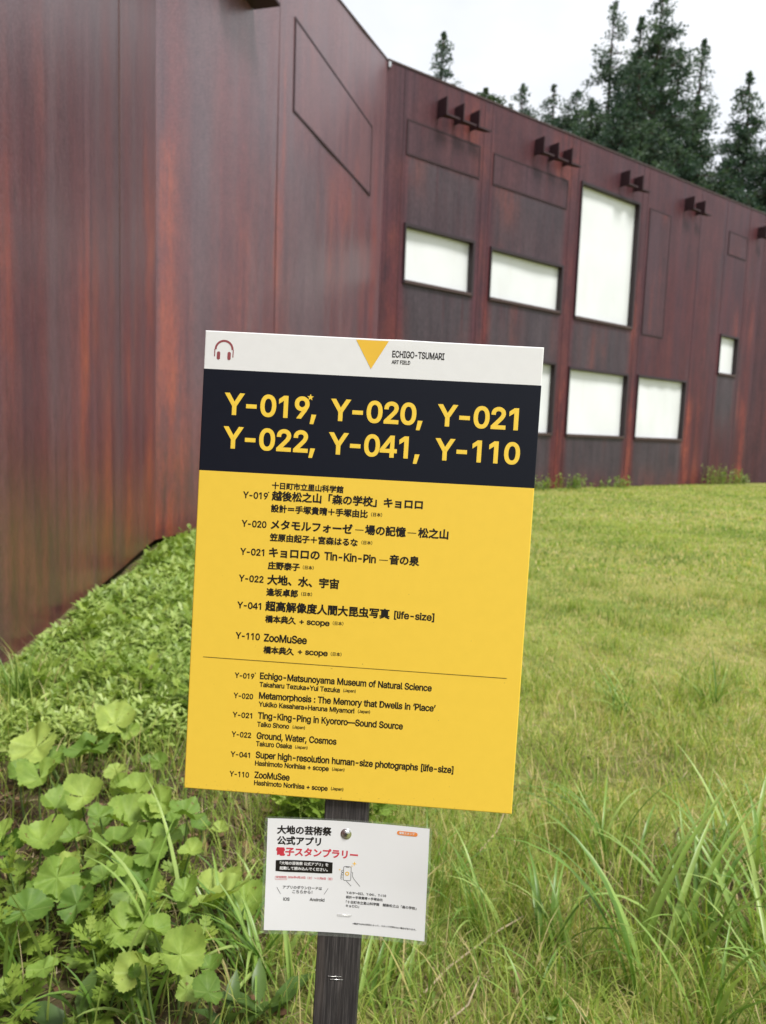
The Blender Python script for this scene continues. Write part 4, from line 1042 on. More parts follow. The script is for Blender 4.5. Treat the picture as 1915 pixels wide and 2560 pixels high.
# ------------------------------------------------------------------ trees beyond the building
def cedar(name, x, y, ztop, slope, dens, label, rmax=4.2, zlow=5.0, lean=0.0, broad=False, mat='conifer', size=1.0):
    r = np.random.default_rng(int(abs(x * 97 + y * 31)) + 5)
    g0 = float(gz(np.array(x), np.array(y)))
    t = empty(name, (x, y, g0))
    tag(t, label, 'tree', 'trees beyond the museum')
    H = ztop - g0
    zs = np.linspace(-.2, H * .985, 14)
    P = np.stack([lean * zs / H + .10 * np.sin(zs * .3 + x), .08 * np.cos(zs * .27 + y), zs], 1)
    V, F = tube_arrays(P, np.maximum(.03, .012 * (H - zs) * 1.15 + .02), 8)
    TV, TF = V, F
    rad = lambda d: min(rmax, slope * d * 1.25 + .28)
    C = []; LV, LF, nb = [], [], 0
    z = H
    while z > zlow:
        d = H - z; R = rad(d)
        z -= (.12 if d < 6 else .17) + .05 * r.random()
        if d < .3: C.append((lean, 0, z, .18)); continue
        if r.random() > dens + .25: continue
        for _ in range(2 if R > 1.2 else 1):
            az = r.uniform(0, 2 * PI); Rb = R * r.uniform(.5, 1.1)
            n = max(1, int(round(Rb / .62)))
            tip_up = r.uniform(-.1, .45)
            ux, uy = math.cos(az), math.sin(az)
            for i in range(n):
                f = (i + .75 + r.uniform(-.25, .25)) / n
                if r.random() > dens and f < .85: continue
                zz = z + Rb * (-.28 * f + tip_up * f * f)
                C.append((lean * z / H + ux * Rb * f, uy * Rb * f, zz, (.38 + .24 * r.random()) * (1.0 if R > 1 else .5 + .5 * R)))
            V, F = tube_arrays([(lean * z / H, 0, z), (lean * z / H + ux * Rb * .5, uy * Rb * .5, z - .10 * Rb), (lean * z / H + ux * Rb * .95, uy * Rb * .95, z + Rb * (-.26 + tip_up))], [.05, .03, .012], 4)
            LV.append(V); LF.append(F + nb); nb += len(V)
    C = np.array(C); k = 40
    n = len(C) * k
    c = np.repeat(C, k, 0)
    dv = r.normal(size=(n, 3)); dv /= np.linalg.norm(dv, axis=1)[:, None]
    dv[:, 2] *= .75
    rr = c[:, 3] * r.random(n) ** .45
    ctr = c[:, :3] + dv * rr[:, None]
    axis_ = dv + r.normal(size=(n, 3)) * .45 + np.array([0, 0, .25]); axis_ /= np.linalg.norm(axis_, axis=1)[:, None]
    axis_[:, 2] *= .8
    if broad: axis_ = r.normal(size=(n, 3)); axis_ /= np.linalg.norm(axis_, axis=1)[:, None]
    sd = np.cross(axis_, r.normal(size=(n, 3))); sd /= np.linalg.norm(sd, axis=1)[:, None]
    L = (.20 * r.uniform(.6, 1.4, n) * size)[:, None]; Wd = (.055 * r.uniform(.7, 1.4, n) * size * (1.8 if broad else 1))[:, None]
    V = np.stack([ctr - axis_ * L * .5, ctr + sd * Wd, ctr + axis_ * L * .6, ctr - sd * Wd], 1).reshape(-1, 3)
    F = np.arange(n * 4).reshape(n, 4)
    cl = np.repeat(r.random(len(C)), k) * .6 + r.random(n) * .4
    crown = mesh_obj('crown', V, F, M[mat], t, attrs={'tint': np.repeat(cl, 4)})
    mesh_obj('trunk', np.concatenate([TV] + LV), np.concatenate([TF] + [f + len(TV) for f in LF]), M['bark'], t, smooth=True)
    return t
TREES = [
 (3.26, 58, 30.99, .254, .95, 'lone slender dark conifer nearest the inner wall corner'),
 (9.93, 62, 29.41, .30, .80, 'small thin conifer with gaps in its crown, middle of the roofline'),
 (11.97, 60, 28.53, .35, .70, 'pale feathery conifer just left of the tall cedar group'),
 (13.32, 58, 27.21, .476, .80, 'low broad conifer at the left foot of the cedar group'),
 (14.95, 55, 31.89, .25, .55, 'tall sparse cedar with sky showing through, left in the cedar group'),
 (16.22, 53, 29.89, .25, .70, 'narrow cedar between the sparse cedar and the tallest cedar'),
 (16.54, 50, 30.33, .30, .85, 'tallest dark cedar whose top leaves the picture'),
 (14.08, 46, 24.38, .33, .92, 'dense dark cedar standing in front of the sparse cedar'),
 (21.7, 56, 30.1, .187, .50, 'thin see-through cedar on the right side of the group'),
 (17.3, 45, 21.39, .36, .95, 'dense dark green cedar in front of the thin see-through cedar'),
 (21.07, 47, 23.74, .278, .93, 'pointed dense cedar standing apart at the right edge'),
 (12.46, 50, 23.14, .667, .9, 'bushy low cedar filling the left foot of the group'),
 (18.93, 44, 17.6, .636, .97, 'low dense cedar just over the roofline at the right'),
 (13.04, 45, 20.6, .533, .95, 'low bushy cedar over the third roof bracket'),
 (20.6, 42, 18.37, .533, .97, 'dark bushy conifer cut by the right picture edge'),
 (18.56, 52, 27.45, .30, .72, 'medium cedar right of the tallest cedar'),
 (15.6, 43, 18.2, .60, .97, 'low dark cedar right above the tall white window'),
 (23.2, 45, 22.0, .45, .95, 'dark cedar behind the pointed one at the right edge'),
]
for a in TREES: cedar('cedar_tree', *a)
cedar('broadleaf_tree', 6.99, 62, 29.0, .9, .98, 'small rounded leafy tree peeping over the roof beside the lone conifer', 3.2, broad=True, mat='broadleaf')

# ------------------------------------------------------------------ grass and herbs
def rot(az, el, roll):
    """frames (n,3,3): x = along the leaf, y = across, z = its upper side"""
    ca, sa, ce, se = np.cos(az), np.sin(az), np.cos(el), np.sin(el)
    xd = np.stack([ce * ca, ce * sa, se], 1); yd = np.stack([-sa, ca, np.zeros_like(sa)], 1); zd = np.cross(xd, yd)
    c, s = np.cos(roll)[:, None], np.sin(roll)[:, None]
    return np.stack([xd, yd * c + zd * s, zd * c - yd * s], -1)
def stamp(tv, tf, P, Rm, S):
    """copies of a leaf template tv, tf at P, turned by Rm, scaled by S"""
    V = np.einsum('nij,kj->nki', Rm, tv) * S[:, None, None] + P[:, None, :]
    n, k = len(P), len(tv)
    fs = [(f[None] + (np.arange(n) * k)[:, None, None]).reshape(-1, f.shape[1]) for f in (tf if isinstance(tf, list) else [tf])]
    return V.reshape(-1, 3), fs
def blades(P, az, L, w, lean, droop, seg=3, fold=0.0, twist=None):
    n = len(P); pos = P.copy(); th = lean.copy(); rows = []
    hx, hy = np.cos(az), np.sin(az)
    tw = az + PI / 2 + (rng.uniform(-.6, .6, n) if twist is None else twist)
    sx, sy = np.cos(tw), np.sin(tw)
    for i in range(seg + 1):
        s = i / seg; ww = w * np.clip((1 - s ** 2.2), .04, 1) * (.75 + .25 * min(1, s * 4)) * .5
        side = np.stack([sx * ww, sy * ww, np.zeros(n)], 1)
        if fold:
            up = np.stack([-np.cos(th) * hx, -np.cos(th) * hy, np.sin(th)], 1) * (ww * fold)[:, None]
            rows += [pos - side + up, pos.copy(), pos + side + up]
        else: rows += [pos - side, pos + side]
        th2 = lean + droop * ((i + .5) / seg) ** 1.5
        st = L / seg
        pos = pos + np.stack([np.sin(th2) * hx * st, np.sin(th2) * hy * st, np.cos(th2) * st], 1)
        th = th2
    c = 3 if fold else 2; k = c * (seg + 1)
    V = np.stack(rows, 1).reshape(-1, 3)
    f = []
    for i in range(seg):
        for j in range(c - 1): f.append((i * c + j, i * c + j + 1, (i + 1) * c + j + 1, (i + 1) * c + j))
    F = (np.array(f)[None] + (np.arange(n) * k)[:, None, None]).reshape(-1, 4)
    return V, F, k

def scatter(n, y0, y1, pad=.9, left=.66, right=.74):
    n = int(n * 1.25)
    y = rng.uniform(y0, y1, n * 2); w = rng.uniform(0, 1, n * 2)
    keep = rng.random(n * 2) < (y + .6) / (y1 + .6)
    y, w = y[keep][:n], w[keep][:n]
    x = -left * y - pad + w * ((left + right) * y + 2 * pad)
    return x, y
def in_lawn(x, y):
    wd = wall_dist(x, y); front = (x - BC[0]) * nC[0] + (y - BC[1]) * nC[1]
    return (wd > .12) & (front > .05) & (x < CD[0] + 6)

Vs, Fs, Ts, nb = [], [], [], 0
for y0, y1, n, h0, h1, w0, w1 in ((1.45, 2.6, 11000, .05, .13, .0028, .0050), (2.6, 4.5, 32000, .035, .095, .0034, .006), (4.5, 8, 46000, .035, .08, .005, .009), (8, 14, 46000, .04, .09, .010, .018), (14, 30, 60000, .04, .09, .02, .036)):
    x, y = scatter(n, y0, y1)
    cover = (1 - sstep(wall_dist(x, y), 1.1, 1.9)) * sstep(y, 2.6, 3.4) * (1 - sstep(y, 13, 17))
    k = in_lawn(x, y) & (rng.random(len(x)) > np.maximum(soil_amt(x, y) * .85, cover * .8))
    x, y = x[k], y[k]; n = len(x)
    pt = vnoise(x, y, .9) * .5 + vnoise(x + 3, y + 9, 2.6) * .35
    dry = np.clip(.25 + .34 * pt + .22 * sstep(x, .2, 1.5) * (1 - sstep(y, 3, 6)), 0, .72)
    tint = np.where(rng.random(n) < dry, rng.uniform(.72, 1.0, n), np.clip(.34 + .28 * vnoise(x, y, 1.7) + rng.normal(0, .16, n), 0, .72))
    hh = rng.uniform(h0, h1, n) * (1.0 + .25 * vnoise(x, y, 1.9)) * (1 - .35 * (pt > .35))
    V, F, kk = blades(np.stack([x, y, gz(x, y) - .005], 1), rng.uniform(0, 2 * PI, n), hh * 1.15, rng.uniform(w0, w1, n), rng.uniform(.15, 1.0, n), rng.uniform(.2, 1.3, n), 2)
    Vs.append(V); Fs.append(F + nb); nb += len(V); Ts.append(np.repeat(tint, kk))
lawn = mesh_obj('grass', np.concatenate(Vs), np.concatenate(Fs), M['lawn'], attrs={'tint': np.concatenate(Ts)})
tag(lawn, 'short mown grass with straw coloured patches covering the lawn', 'grass', kind='stuff')

# longer loose grass round the post and along the front
Vs, Fs, Ts, nb = [], [], [], 0
for (cx_, cy_, sx_, sy_, n, h0, h1) in ((.15, 2.15, .35, .35, 900, .10, .30), (.75, 2.15, .4, .35, 900, .10, .28), (1.2, 2.1, .35, .4, 600, .12, .32), (-.35, 2.25, .25, .3, 260, .10, .25), (.3, 3.0, .6, .5, 900, .08, .22), (-1.25, 3.5, .45, .5, 1500, .12, .30), (-1.9, 3.5, .25, .4, 700, .15, .36), (1.6, 3.9, .7, .5, 700, .10, .24), (-.6, 3.4, .5, .6, 1300, .08, .2), (-.9, 5.2, .5, .9, 1500, .08, .22), (.6, 1.7, .5, .2, 500, .08, .22), (-.5, 1.75, .4, .2, 220, .08, .24), (-.45, 2.9, .25, .3, 500, .1, .22), *[(q0, q1, .12, .12, 130, .08, .2) for q0, q1 in zip(rng.uniform(.2, 3.6, 34), rng.uniform(2.6, 8.0, 34))]):
    x, y = rng.normal(cx_, sx_, n), rng.normal(cy_, sy_, n)
    k = (y > 1.35) & in_lawn(x, y); x, y = x[k], y[k]; n = len(x)
    V, F, kk = blades(np.stack([x, y, gz(x, y) - .01], 1), rng.uniform(0, 2 * PI, n), rng.uniform(h0, h1, n), rng.uniform(.003, .007, n), rng.uniform(.02, .45, n), rng.uniform(.3, 1.7, n), 4)
    Vs.append(V); Fs.append(F + nb); nb += len(V); Ts.append(np.repeat(np.where(rng.random(n) < .12, rng.uniform(.75, 1, n), rng.uniform(.05, .65, n)), kk))
tall = mesh_obj('tall_grass', np.concatenate(Vs), np.concatenate(Fs), M['lawn'], attrs={'tint': np.concatenate(Ts)})
tag(tall, 'longer loose grass growing round the sign post and bed', 'grass', kind='stuff')

# dead straw and leaf litter
n = 5200
x, y = scatter(n, 1.45, 5.5); k = rng.random(len(x)) < np.clip(soil_amt(x, y) + .22 + .3 * (x > .3), 0, 1)
x, y = x[k], y[k]; n = len(x)
V, F, kk = blades(np.stack([x, y, gz(x, y) + rng.uniform(.004, .03, n)], 1), rng.uniform(0, 2 * PI, n), rng.uniform(.04, .2, n), rng.uniform(.0015, .004, n), rng.uniform(1.35, 1.62, n), rng.uniform(-.1, .1, n), 2)
st = mesh_obj('dry_straw', V, F, M['straw'], attrs={'tint': np.repeat(rng.random(n), kk)})
tag(st, 'fallen straw and dead stems scattered over lawn and soil', 'straw', kind='stuff')
lt = np.array([(0, 0, 0), (.35, .22, .06), (.35, -.22, .04), (.7, .17, .02), (.7, -.16, .10), (1, 0, .12), (.4, 0, -.03)])
lf = np.array([(0, 2, 6), (0, 6, 1), (6, 2, 4), (6, 3, 1), (6, 4, 5), (6, 5, 3)])
n = 2600
x, y = rng.uniform(-1.9, .5, n), rng.uniform(1.45, 3.4, n); k = rng.random(n) < soil_amt(x, y); x, y = x[k], y[k]; n = len(x)
V, fs = stamp(lt, lf, np.stack([x, y, gz(x, y) + .008], 1), rot(rng.uniform(0, 6.28, n), rng.normal(0, .25, n), rng.normal(0, .5, n)), rng.uniform(.012, .055, n))
lo = mesh_obj('leaf_litter', V, fs, M['litter'], attrs={'tint': np.repeat(rng.random(n), len(lt))})
tag(lo, 'brown dead leaves lying on the soil of the bed', 'leaf litter', kind='stuff')

def lobed():
    """a mugwort leaf: narrow blade with pointed side lobes"""
    V, F3, F4 = [], [], []
    def kite(bx, by, ang, L, w, z0, lift):
        b = len(V); c, s = math.cos(ang), math.sin(ang)
        for u, v, z in ((0, 0, z0), (.45, w, z0 + .35 * lift), (1, 0, z0 + lift * .6), (.45, -w, z0 + .35 * lift), (.5, 0, z0 + lift * .2)):
            V.append((bx + L * (u * c - v * s), by + L * (u * s + v * c), z))
        for f in ((0, 4, 1), (0, 3, 4), (4, 2, 1), (3, 2, 4)): F3.append([b + i for i in f])
    kite(.0, 0, 0, 1.0, .13, 0, -.10)
    for x_, L, a in ((.28, .34, .95), (.48, .40, .8), (.66, .34, .62)):
        for s in (1, -1):
            kite(x_, s * .02, s * a, L, .24, .004 + .003 * x_, .06)
            kite(x_ + L * .45 * math.cos(a), s * L * .45 * math.sin(a), s * (a - .5), L * .42, .25, .012, .05)
    for s in (1, -1): kite(.72, s * .03, s * .35, .26, .25, .010, .03)
    return np.array(V), np.array(F3)

# low herbs along the foot of the wall: sprigs of small leaves
ht = np.array([(0, 0, 0), (.3, .15, .05), (.32, 0, .0), (.3, -.15, .05), (.68, .14, .05), (.7, 0, .0), (.68, -.14, .05), (1, 0, -.10)])
hf = [np.array([(0, 2, 1), (0, 3, 2), (4, 5, 7), (5, 6, 7)]), np.array([(1, 2, 5, 4), (2, 3, 6, 5)])]
n = 11000
y = 2.6 + 13.5 * rng.random(n) ** 1.7; wd = rng.uniform(.1, 1.9, n)
xa = np.where(y < 9.735, AB[0] + (y - AB[1]) * dA[0] / dA[1], AB[0] + (y - AB[1]) * dB[0] / dB[1]); x = xa + wd
k = (rng.random(n) < (1 - sstep(wd, .9, 1.9)) * (.35 + .65 * sstep(vnoise(x, y, 4.2), -.55, .1))) & (soil_amt(x, y) * (wd > .5) < .8)
x, y, wd = x[k], y[k], wd[k]; n = len(x)
hs = (.3 + .7 * sstep(wd, .1, .7)) * np.clip(.09 + .065 * vnoise(x, y, 4.2) + rng.normal(0, .03, n), .025, .25) * (1.05 - .25 * sstep(wd, .8, 1.6))
per = 8
Pp = np.repeat(np.stack([x, y, gz(x, y)], 1), per, 0); hh = np.repeat(hs, per); lv = np.tile(np.linspace(.35, 1.05, per), n)
az = np.tile(np.arange(per) * 2.4, n) + np.repeat(rng.uniform(0, 6.28, n), per)
Pp[:, 2] += hh * lv; Pp[:, 0] += np.cos(az) * .008; Pp[:, 1] += np.sin(az) * .008
sz = rng.uniform(.05, .105, n * per) * (1.15 - .3 * lv) * np.repeat(np.clip(y / 5, .8, 1.25), per)
V, fs = stamp(ht, hf, Pp, rot(az, rng.normal(.25, .35, n * per) + .3 * (lv > .9), rng.normal(0, .3, n * per)), sz)
tn = np.clip(np.repeat(.56 + .2 * vnoise(x, y, 1.3) + .15 * rng.random(n), per) + .35 * (lv - .6) + rng.normal(0, .12, n * per), 0, 1)
cv = mesh_obj('ground_cover', V, fs, M['cover'], attrs={'tint': np.repeat(tn, len(ht))})
tag(cv, 'low leafy green herbs crowding the foot of the rusty wall', 'herbs', kind='stuff')

# mixed into them, taller jagged herbs and a few grasses
n = 1500
y = 2.5 + 9 * rng.random(n) ** 1.5; wd = rng.uniform(.25, 2.1, n)
x = np.where(y < 9.735, AB[0] + (y - AB[1]) * dA[0] / dA[1], AB[0] + (y - AB[1]) * dB[0] / dB[1]) + wd
k = (vnoise(x, y, 1.8) > .05) & (soil_amt(x, y) < .6); x, y = x[k], y[k]; n = len(x); per = 9
m1, m2 = lobed()
lv = np.tile(np.linspace(.3, 1.05, per), n); hh = np.repeat(rng.uniform(.08, .22, n), per)
Pp = np.repeat(np.stack([x, y, gz(x, y)], 1), per, 0); Pp[:, 2] += hh * lv
az = np.tile(np.arange(per) * 2.4, n) + np.repeat(rng.uniform(0, 6.28, n), per)
V, fs = stamp(m1, m2, Pp, rot(az, .35 + .6 * (lv - .5) + rng.normal(0, .25, n * per), rng.normal(0, .3, n * per)), rng.uniform(.05, .11, n * per))
jg = mesh_obj('jagged_herbs', V, fs, M['mugwort'], attrs={'tint': np.repeat(np.clip(.25 + .5 * lv * rng.random(n * per) + rng.normal(0, .1, n * per), 0, 1), len(m1))})
tag(jg, 'taller jagged leaved herbs mixed through the ground cover by the wall', 'herbs', kind='stuff')

# small clover-like weeds in the lawn
n = 2600
x, y = scatter(n, 1.5, 7); k = in_lawn(x, y) & (vnoise(x, y, 3.3) > .1); x, y = x[k], y[k]; n = len(x); per = 4
Pp = np.repeat(np.stack([x, y, gz(x, y) + rng.uniform(.02, .07, n)], 1), per, 0)
az = np.tile(np.arange(per) * 1.6, n) + np.repeat(rng.uniform(0, 6.28, n), per)
V, fs = stamp(ht, hf, Pp, rot(az, rng.normal(.2, .3, n * per), rng.normal(0, .3, n * per)), rng.uniform(.015, .035, n * per))
wv = mesh_obj('small_weeds', V, fs, M['cover'], attrs={'tint': np.repeat(rng.uniform(.2, .9, n * per), len(ht))})
tag(wv, 'tiny leafy weeds sprinkled through the lawn', 'weeds', kind='stuff')

# ------------------------------------------------------------------ butterbur with round toothed leaves
LEAVES = [(-1.159, 3.191, 0.156, 0.1), (-1.367, 2.888, 0.19, 0.111), (-1.164, 2.9, 0.171, 0.105), (-1.23, 2.602, 0.196, 0.083), (-1.019, 2.46, 0.199, 0.075), (-1.12, 2.487, 0.137, 0.08), (-0.89, 2.639, 0.131, 0.085), (-0.732, 2.411, 0.222, 0.065), (-0.822, 2.387, 0.159, 0.085), (-0.736, 2.387, 0.156, 0.078), (-0.603, 2.297, 0.24, 0.068), (-0.597, 2.454, 0.108, 0.043), (-1.011, 2.15, 0.222, 0.08), (-0.947, 2.232, 0.182, 0.054), (-0.809, 2.181, 0.2, 0.079), (-0.671, 2.302, 0.147, 0.06), (-0.683, 2.133, 0.2, 0.062), (-0.545, 2.099, 0.225, 0.043), (-0.91, 2.026, 0.188, 0.071), (-0.895, 2.307, 0.212, 0.048), (-0.75, 2.06, 0.204, 0.044), (-0.678, 2.069, 0.137, 0.088), (-0.766, 1.986, 0.213, 0.045), (-0.925, 1.853, 0.195, 0.073), (-0.82, 1.928, 0.163, 0.063), (-0.671, 1.878, 0.133, 0.072), (-0.514, 1.911, 0.225, 0.043), (-0.403, 1.983, 0.182, 0.091), (-0.466, 1.689, 0.209, 0.065), (-0.526, 1.629, 0.227, 0.041), (-0.415, 1.576, 0.209, 0.036), (-0.353, 1.546, 0.231, 0.042), (-1.125, 2.178, 0.173, 0.051), (-1.143, 2.167, 0.218, 0.051), (-0.569, 1.82, 0.179, 0.042), (-0.877, 2.887, 0.136, 0.045), (-1.021, 2.808, 0.133, 0.049), (-1.882, 3.639, 0.086, 0.069)]
CLUMPS = [[37], [0], [2, 36, 1], [35], [6, 4], [3, 5], [11, 7, 9, 10, 15], [8, 19, 13, 14], [32, 33, 12], [16, 21, 20, 17, 22], [18, 24, 23], [27, 26, 34], [25], [28, 29, 30, 31]]
CLABEL = ["single butterbur leaf low by the wall at the left picture edge", "lone pale butterbur leaf standing highest and farthest back in the bed", "three large butterbur leaves at the back of the bed, left of the board", "small butterbur leaf just left of the lower left board corner", "two rounded butterbur leaves in the middle rear of the patch", "bright butterbur leaf over a shaded one on the left of the patch", "cluster of butterbur leaves at the right of the patch, below the board corner", "cup shaped dark butterbur leaf with its neighbours in the centre of the patch", "butterbur leaves over bare soil at the left side of the patch", "crowded butterbur leaves in the lower centre, around a torn leaf", "large pale butterbur leaves hanging over soil at the lower left", "broad bright butterbur leaf touching the left edge of the notice", "big fallen looking butterbur leaf low over the soil", "small butterbur leaves near the picture bottom between strappy blades"]
def leaf_blade(r, R0, rr):
    """kidney-shaped leaf: radial grid, open notch at the stalk, shallow teeth, raised veins"""
    na, nr = 58, 6; V = []; T = []
    notch = rr.uniform(.05, .16); cup = rr.uniform(.12, .62); ph = rr.uniform(0, 6); wob = rr.uniform(.06, .2); fx = rr.uniform(-.3, .3)
    for j in range(nr + 1):
        q = j / nr
        for i in range(na + 1):
            a = notch + (2 * PI - 2 * notch) * i / na      # notch points to -x
            ang = a + PI
            e = R0 * (1.0 + .05 * math.cos(2 * ang) + .03 * math.sin(3 * ang + ph)) * (.80 + .20 * sstep(np.array(min(a, 2 * PI - a)), 0, 1.1))
            if j == nr: e *= 1.0 + .035 * math.cos(i * PI) + .025 * math.sin(i * .9 + ph)
            rib = math.cos(8 * (ang - PI))
            z = R0 * (cup * q * q * (1 + .4 * math.cos(2 * ang + ph)) + wob * q * math.sin(4 * ang + ph) + .02 * q * rib + .05 * q * q * math.sin(9 * ang + ph * 2) + fx * q * math.cos(ang + ph))
            V.append((R0 * .12 + q * e * math.cos(ang), q * e * math.sin(ang), z))
            T.append(max(0, rib) ** 24 * (1 - q * .6))
    I = np.arange((na + 1) * (nr + 1)).reshape(nr + 1, na + 1)
    F = np.stack([I[:-1, :-1], I[1:, :-1], I[1:, 1:], I[:-1, 1:]], -1).reshape(-1, 4)
    return np.array(V), F, np.array(T)
rr = np.random.default_rng(77)
for ids in CLUMPS:      # younger leaves between and under the large ones
    for i in list(ids)[:3]:
        lx, ly, lz, lr = LEAVES[i]
        for _ in range(1 if len(ids) < 3 else 2):
            LEAVES.append((lx + rr.normal(0, .08), ly + rr.normal(0, .07), max(.05, lz * rr.uniform(.45, .95)), lr * rr.uniform(.5, .85)))
            ids.append(len(LEAVES) - 1)
for ci, ids in enumerate(CLUMPS):
    cx_, cy_ = np.mean([LEAVES[i][0] for i in ids]), np.mean([LEAVES[i][1] for i in ids]) + .05
    t = empty('butterbur_plant', (cx_, cy_, float(gz(np.array(cx_), np.array(cy_)))))
    tag(t, CLABEL[ci], 'butterbur', 'butterbur plants in the bed')
    for i in ids:
        lx, ly, lz, lr = LEAVES[i]
        V, F, vn = leaf_blade(None, lr * .88, rr)
        az = rr.uniform(0, 6.28)
        tx, ty = rr.normal(0, .30), rr.normal(-.10, .28)
        Rm = Matrix.Rotation(tx, 3, 'Y') @ Matrix.Rotation(ty + .35, 3, 'X') @ Matrix.Rotation(az, 3, 'Z')
        ctr = np.array([lx - cx_, ly - cy_, lz - t.location.z])
        Vw = V @ np.array(Rm).T + ctr
        tv = np.clip(rr.uniform(.0, 1.0) + rr.normal(0, .03, len(V)), 0, 1)
        lf_ = mesh_obj('leaf', Vw, F, M['butterbur'], t, smooth=True, attrs={'tint': tv, 'vein': vn})
        b = np.array([ctr[0] * .55 + rr.normal(0, .02), ctr[1] * .55 + rr.normal(0, .02), -.03])
        mid = (b + ctr) / 2 + np.array([ctr[0] * .12, ctr[1] * .12, .02])
        P = [b, b * .55 + mid * .5, mid, mid * .4 + ctr * .6, ctr + np.array(Rm) @ np.array([.0, 0, -.002])]
        V2, F2 = tube_arrays(P, [.0042, .0038, .0034, .0030, .0022], 7)
        mesh_obj('leaf_stalk', V2, F2, M['stalk'], t, smooth=True, attrs={'tint': np.full(len(V2), rr.random())})

# ------------------------------------------------------------------ mugwort, dock, tufts, stalks, weeds at the wall
mt, mf = lobed()
def herb(name, x, y, h, n, size, label, cat, tv, tf, mat, group=None, spread=.35, tint=(.2, .9), elv=.35):
    t = empty(name, (x, y, float(gz(np.array(x), np.array(y))) - .01)); tag(t, label, cat, group)
    lx, ly = rng.normal(0, .25) * h, rng.normal(0, .25) * h
    P = np.array([(0, 0, 0), (lx * .3, ly * .3, h * .4), (lx * .7, ly * .7, h * .75), (lx, ly, h)])
    V, F = tube_arrays(P, [.0035, .003, .0022, .0012], 6)
    mesh_obj('stem', V, F, M['stalk'], t, smooth=True, attrs={'tint': np.full(len(V), rng.random())})
    s = np.linspace(.12, 1, n); az = np.arange(n) * 2.4 + rng.uniform(0, 6)
    Q = np.stack([np.interp(s, [0, .4, .75, 1], P[:, i]) for i in range(3)], 1)
    sz = size * (1.1 - .55 * s) * rng.uniform(.8, 1.2, n)
    V, fs = stamp(tv, tf, Q, rot(az, elv + .75 * (s - .4) + rng.normal(0, .2, n), rng.normal(0, .2, n)), sz)
    mesh_obj('leaves', V, fs, M[mat], t, attrs={'tint': np.repeat(np.clip(tint[0] + (tint[1] - tint[0]) * (.3 + .5 * s * rng.random(n)) + rng.normal(0, .08, n), 0, 1), len(tv))})
    return t
MUG = [(-.81, 1.94, .15, 'mugwort with jagged leaves on bare soil left of the large fallen leaf'), (-.68, 1.92, .17, 'jagged mugwort shoot in front of the lowest round leaves'),
 (-.70, 1.80, .16, 'mugwort in the lower middle of the bed with upright tips'), (-1.01, 1.93, .20, 'jagged bright mugwort at the left picture edge, upper of the pair'),
 (-1.03, 2.06, .22, 'mugwort behind the bright one at the left picture edge'), (-.65, 1.72, .13, 'low mugwort close to the bottom of the picture'),
 (-.60, 2.14, .15, 'mugwort half hidden among butterbur leaves beside the notice'), (-1.15, 2.19, .24, 'tall mugwort clump left of the butterbur stems'),
 (-.93, 1.86, .14, 'mugwort at the lower left over brown leaf litter'), (-.86, 1.70, .12, 'small mugwort in the lower left corner'),
 (-1.10, 1.80, .2, 'leafy mugwort cut by the left picture edge near the bottom'), (-.52, 1.83, .15, 'mugwort between strappy leaves left of the post')]
for x_, y_, h_, lb in MUG:
    herb('mugwort_plant', x_, y_, h_, 15, .105, lb, 'mugwort', mt, mf, 'mugwort', 'mugwort plants in the bed')
bt = np.array([(0, 0, 0), (.12, .03, .0), (.12, -.03, 0), (.35, .17, .05), (.35, 0, 0), (.35, -.17, .05), (.65, .16, .03), (.65, 0, -.03), (.65, -.16, .03), (1, 0, -.16)])
bf = [np.array([(0, 2, 1), (6, 7, 9), (7, 8, 9)]), np.array([(1, 2, 4, 3)]) * 0 + np.array([(1, 2, 4, 3)]), np.array([(2, 5, 4)]), np.array([(3, 4, 7, 6), (4, 5, 8, 7)])]
for x_, y_, n_, s_, lb in ((-.71, 1.66, 5, .17, 'dock with long smooth lance leaves at the bottom of the bed'), (-.24, 1.72, 6, .16, 'broad lance leaved plant touching the foot of the post'), (-.33, 1.66, 5, .14, 'smooth leaved plant at the bottom edge left of the post')):
    herb('dock_plant', x_, y_, .07, n_, s_, lb, 'dock', bt, bf, 'dock', None, elv=.75)

def tuft(x, y, n, L0, L1, w0, w1, label, az0=None, spread=PI, lean=(.05, .55), droop=(.5, 2.0), seg=9, group='grass tufts', tint=(.15, .95), rad=.03):
    r_ = np.random.default_rng(int(abs(x * 1000 + y * 777)))
    t = empty('grass_tuft', (x, y, float(gz(np.array(x), np.array(y))) - .015)); tag(t, label, 'grass tuft', group)
    az = r_.uniform(0, 2 * PI, n) if az0 is None else r_.normal(az0, spread, n)
    P = np.stack([r_.normal(0, rad, n), r_.normal(0, rad, n), np.zeros(n)], 1)
    V, F, k = blades(P, az, r_.uniform(L0, L1, n), r_.uniform(w0, w1, n) * 1.4, r_.uniform(*lean, n), r_.uniform(*droop, n), seg, fold=.35, twist=r_.uniform(-.35, .35, n))
    mesh_obj('blades', V, F, M['tuft'], t, smooth=True, attrs={'tint': np.repeat(r_.uniform(*tint, n), k)})
    return t
W_ = PI
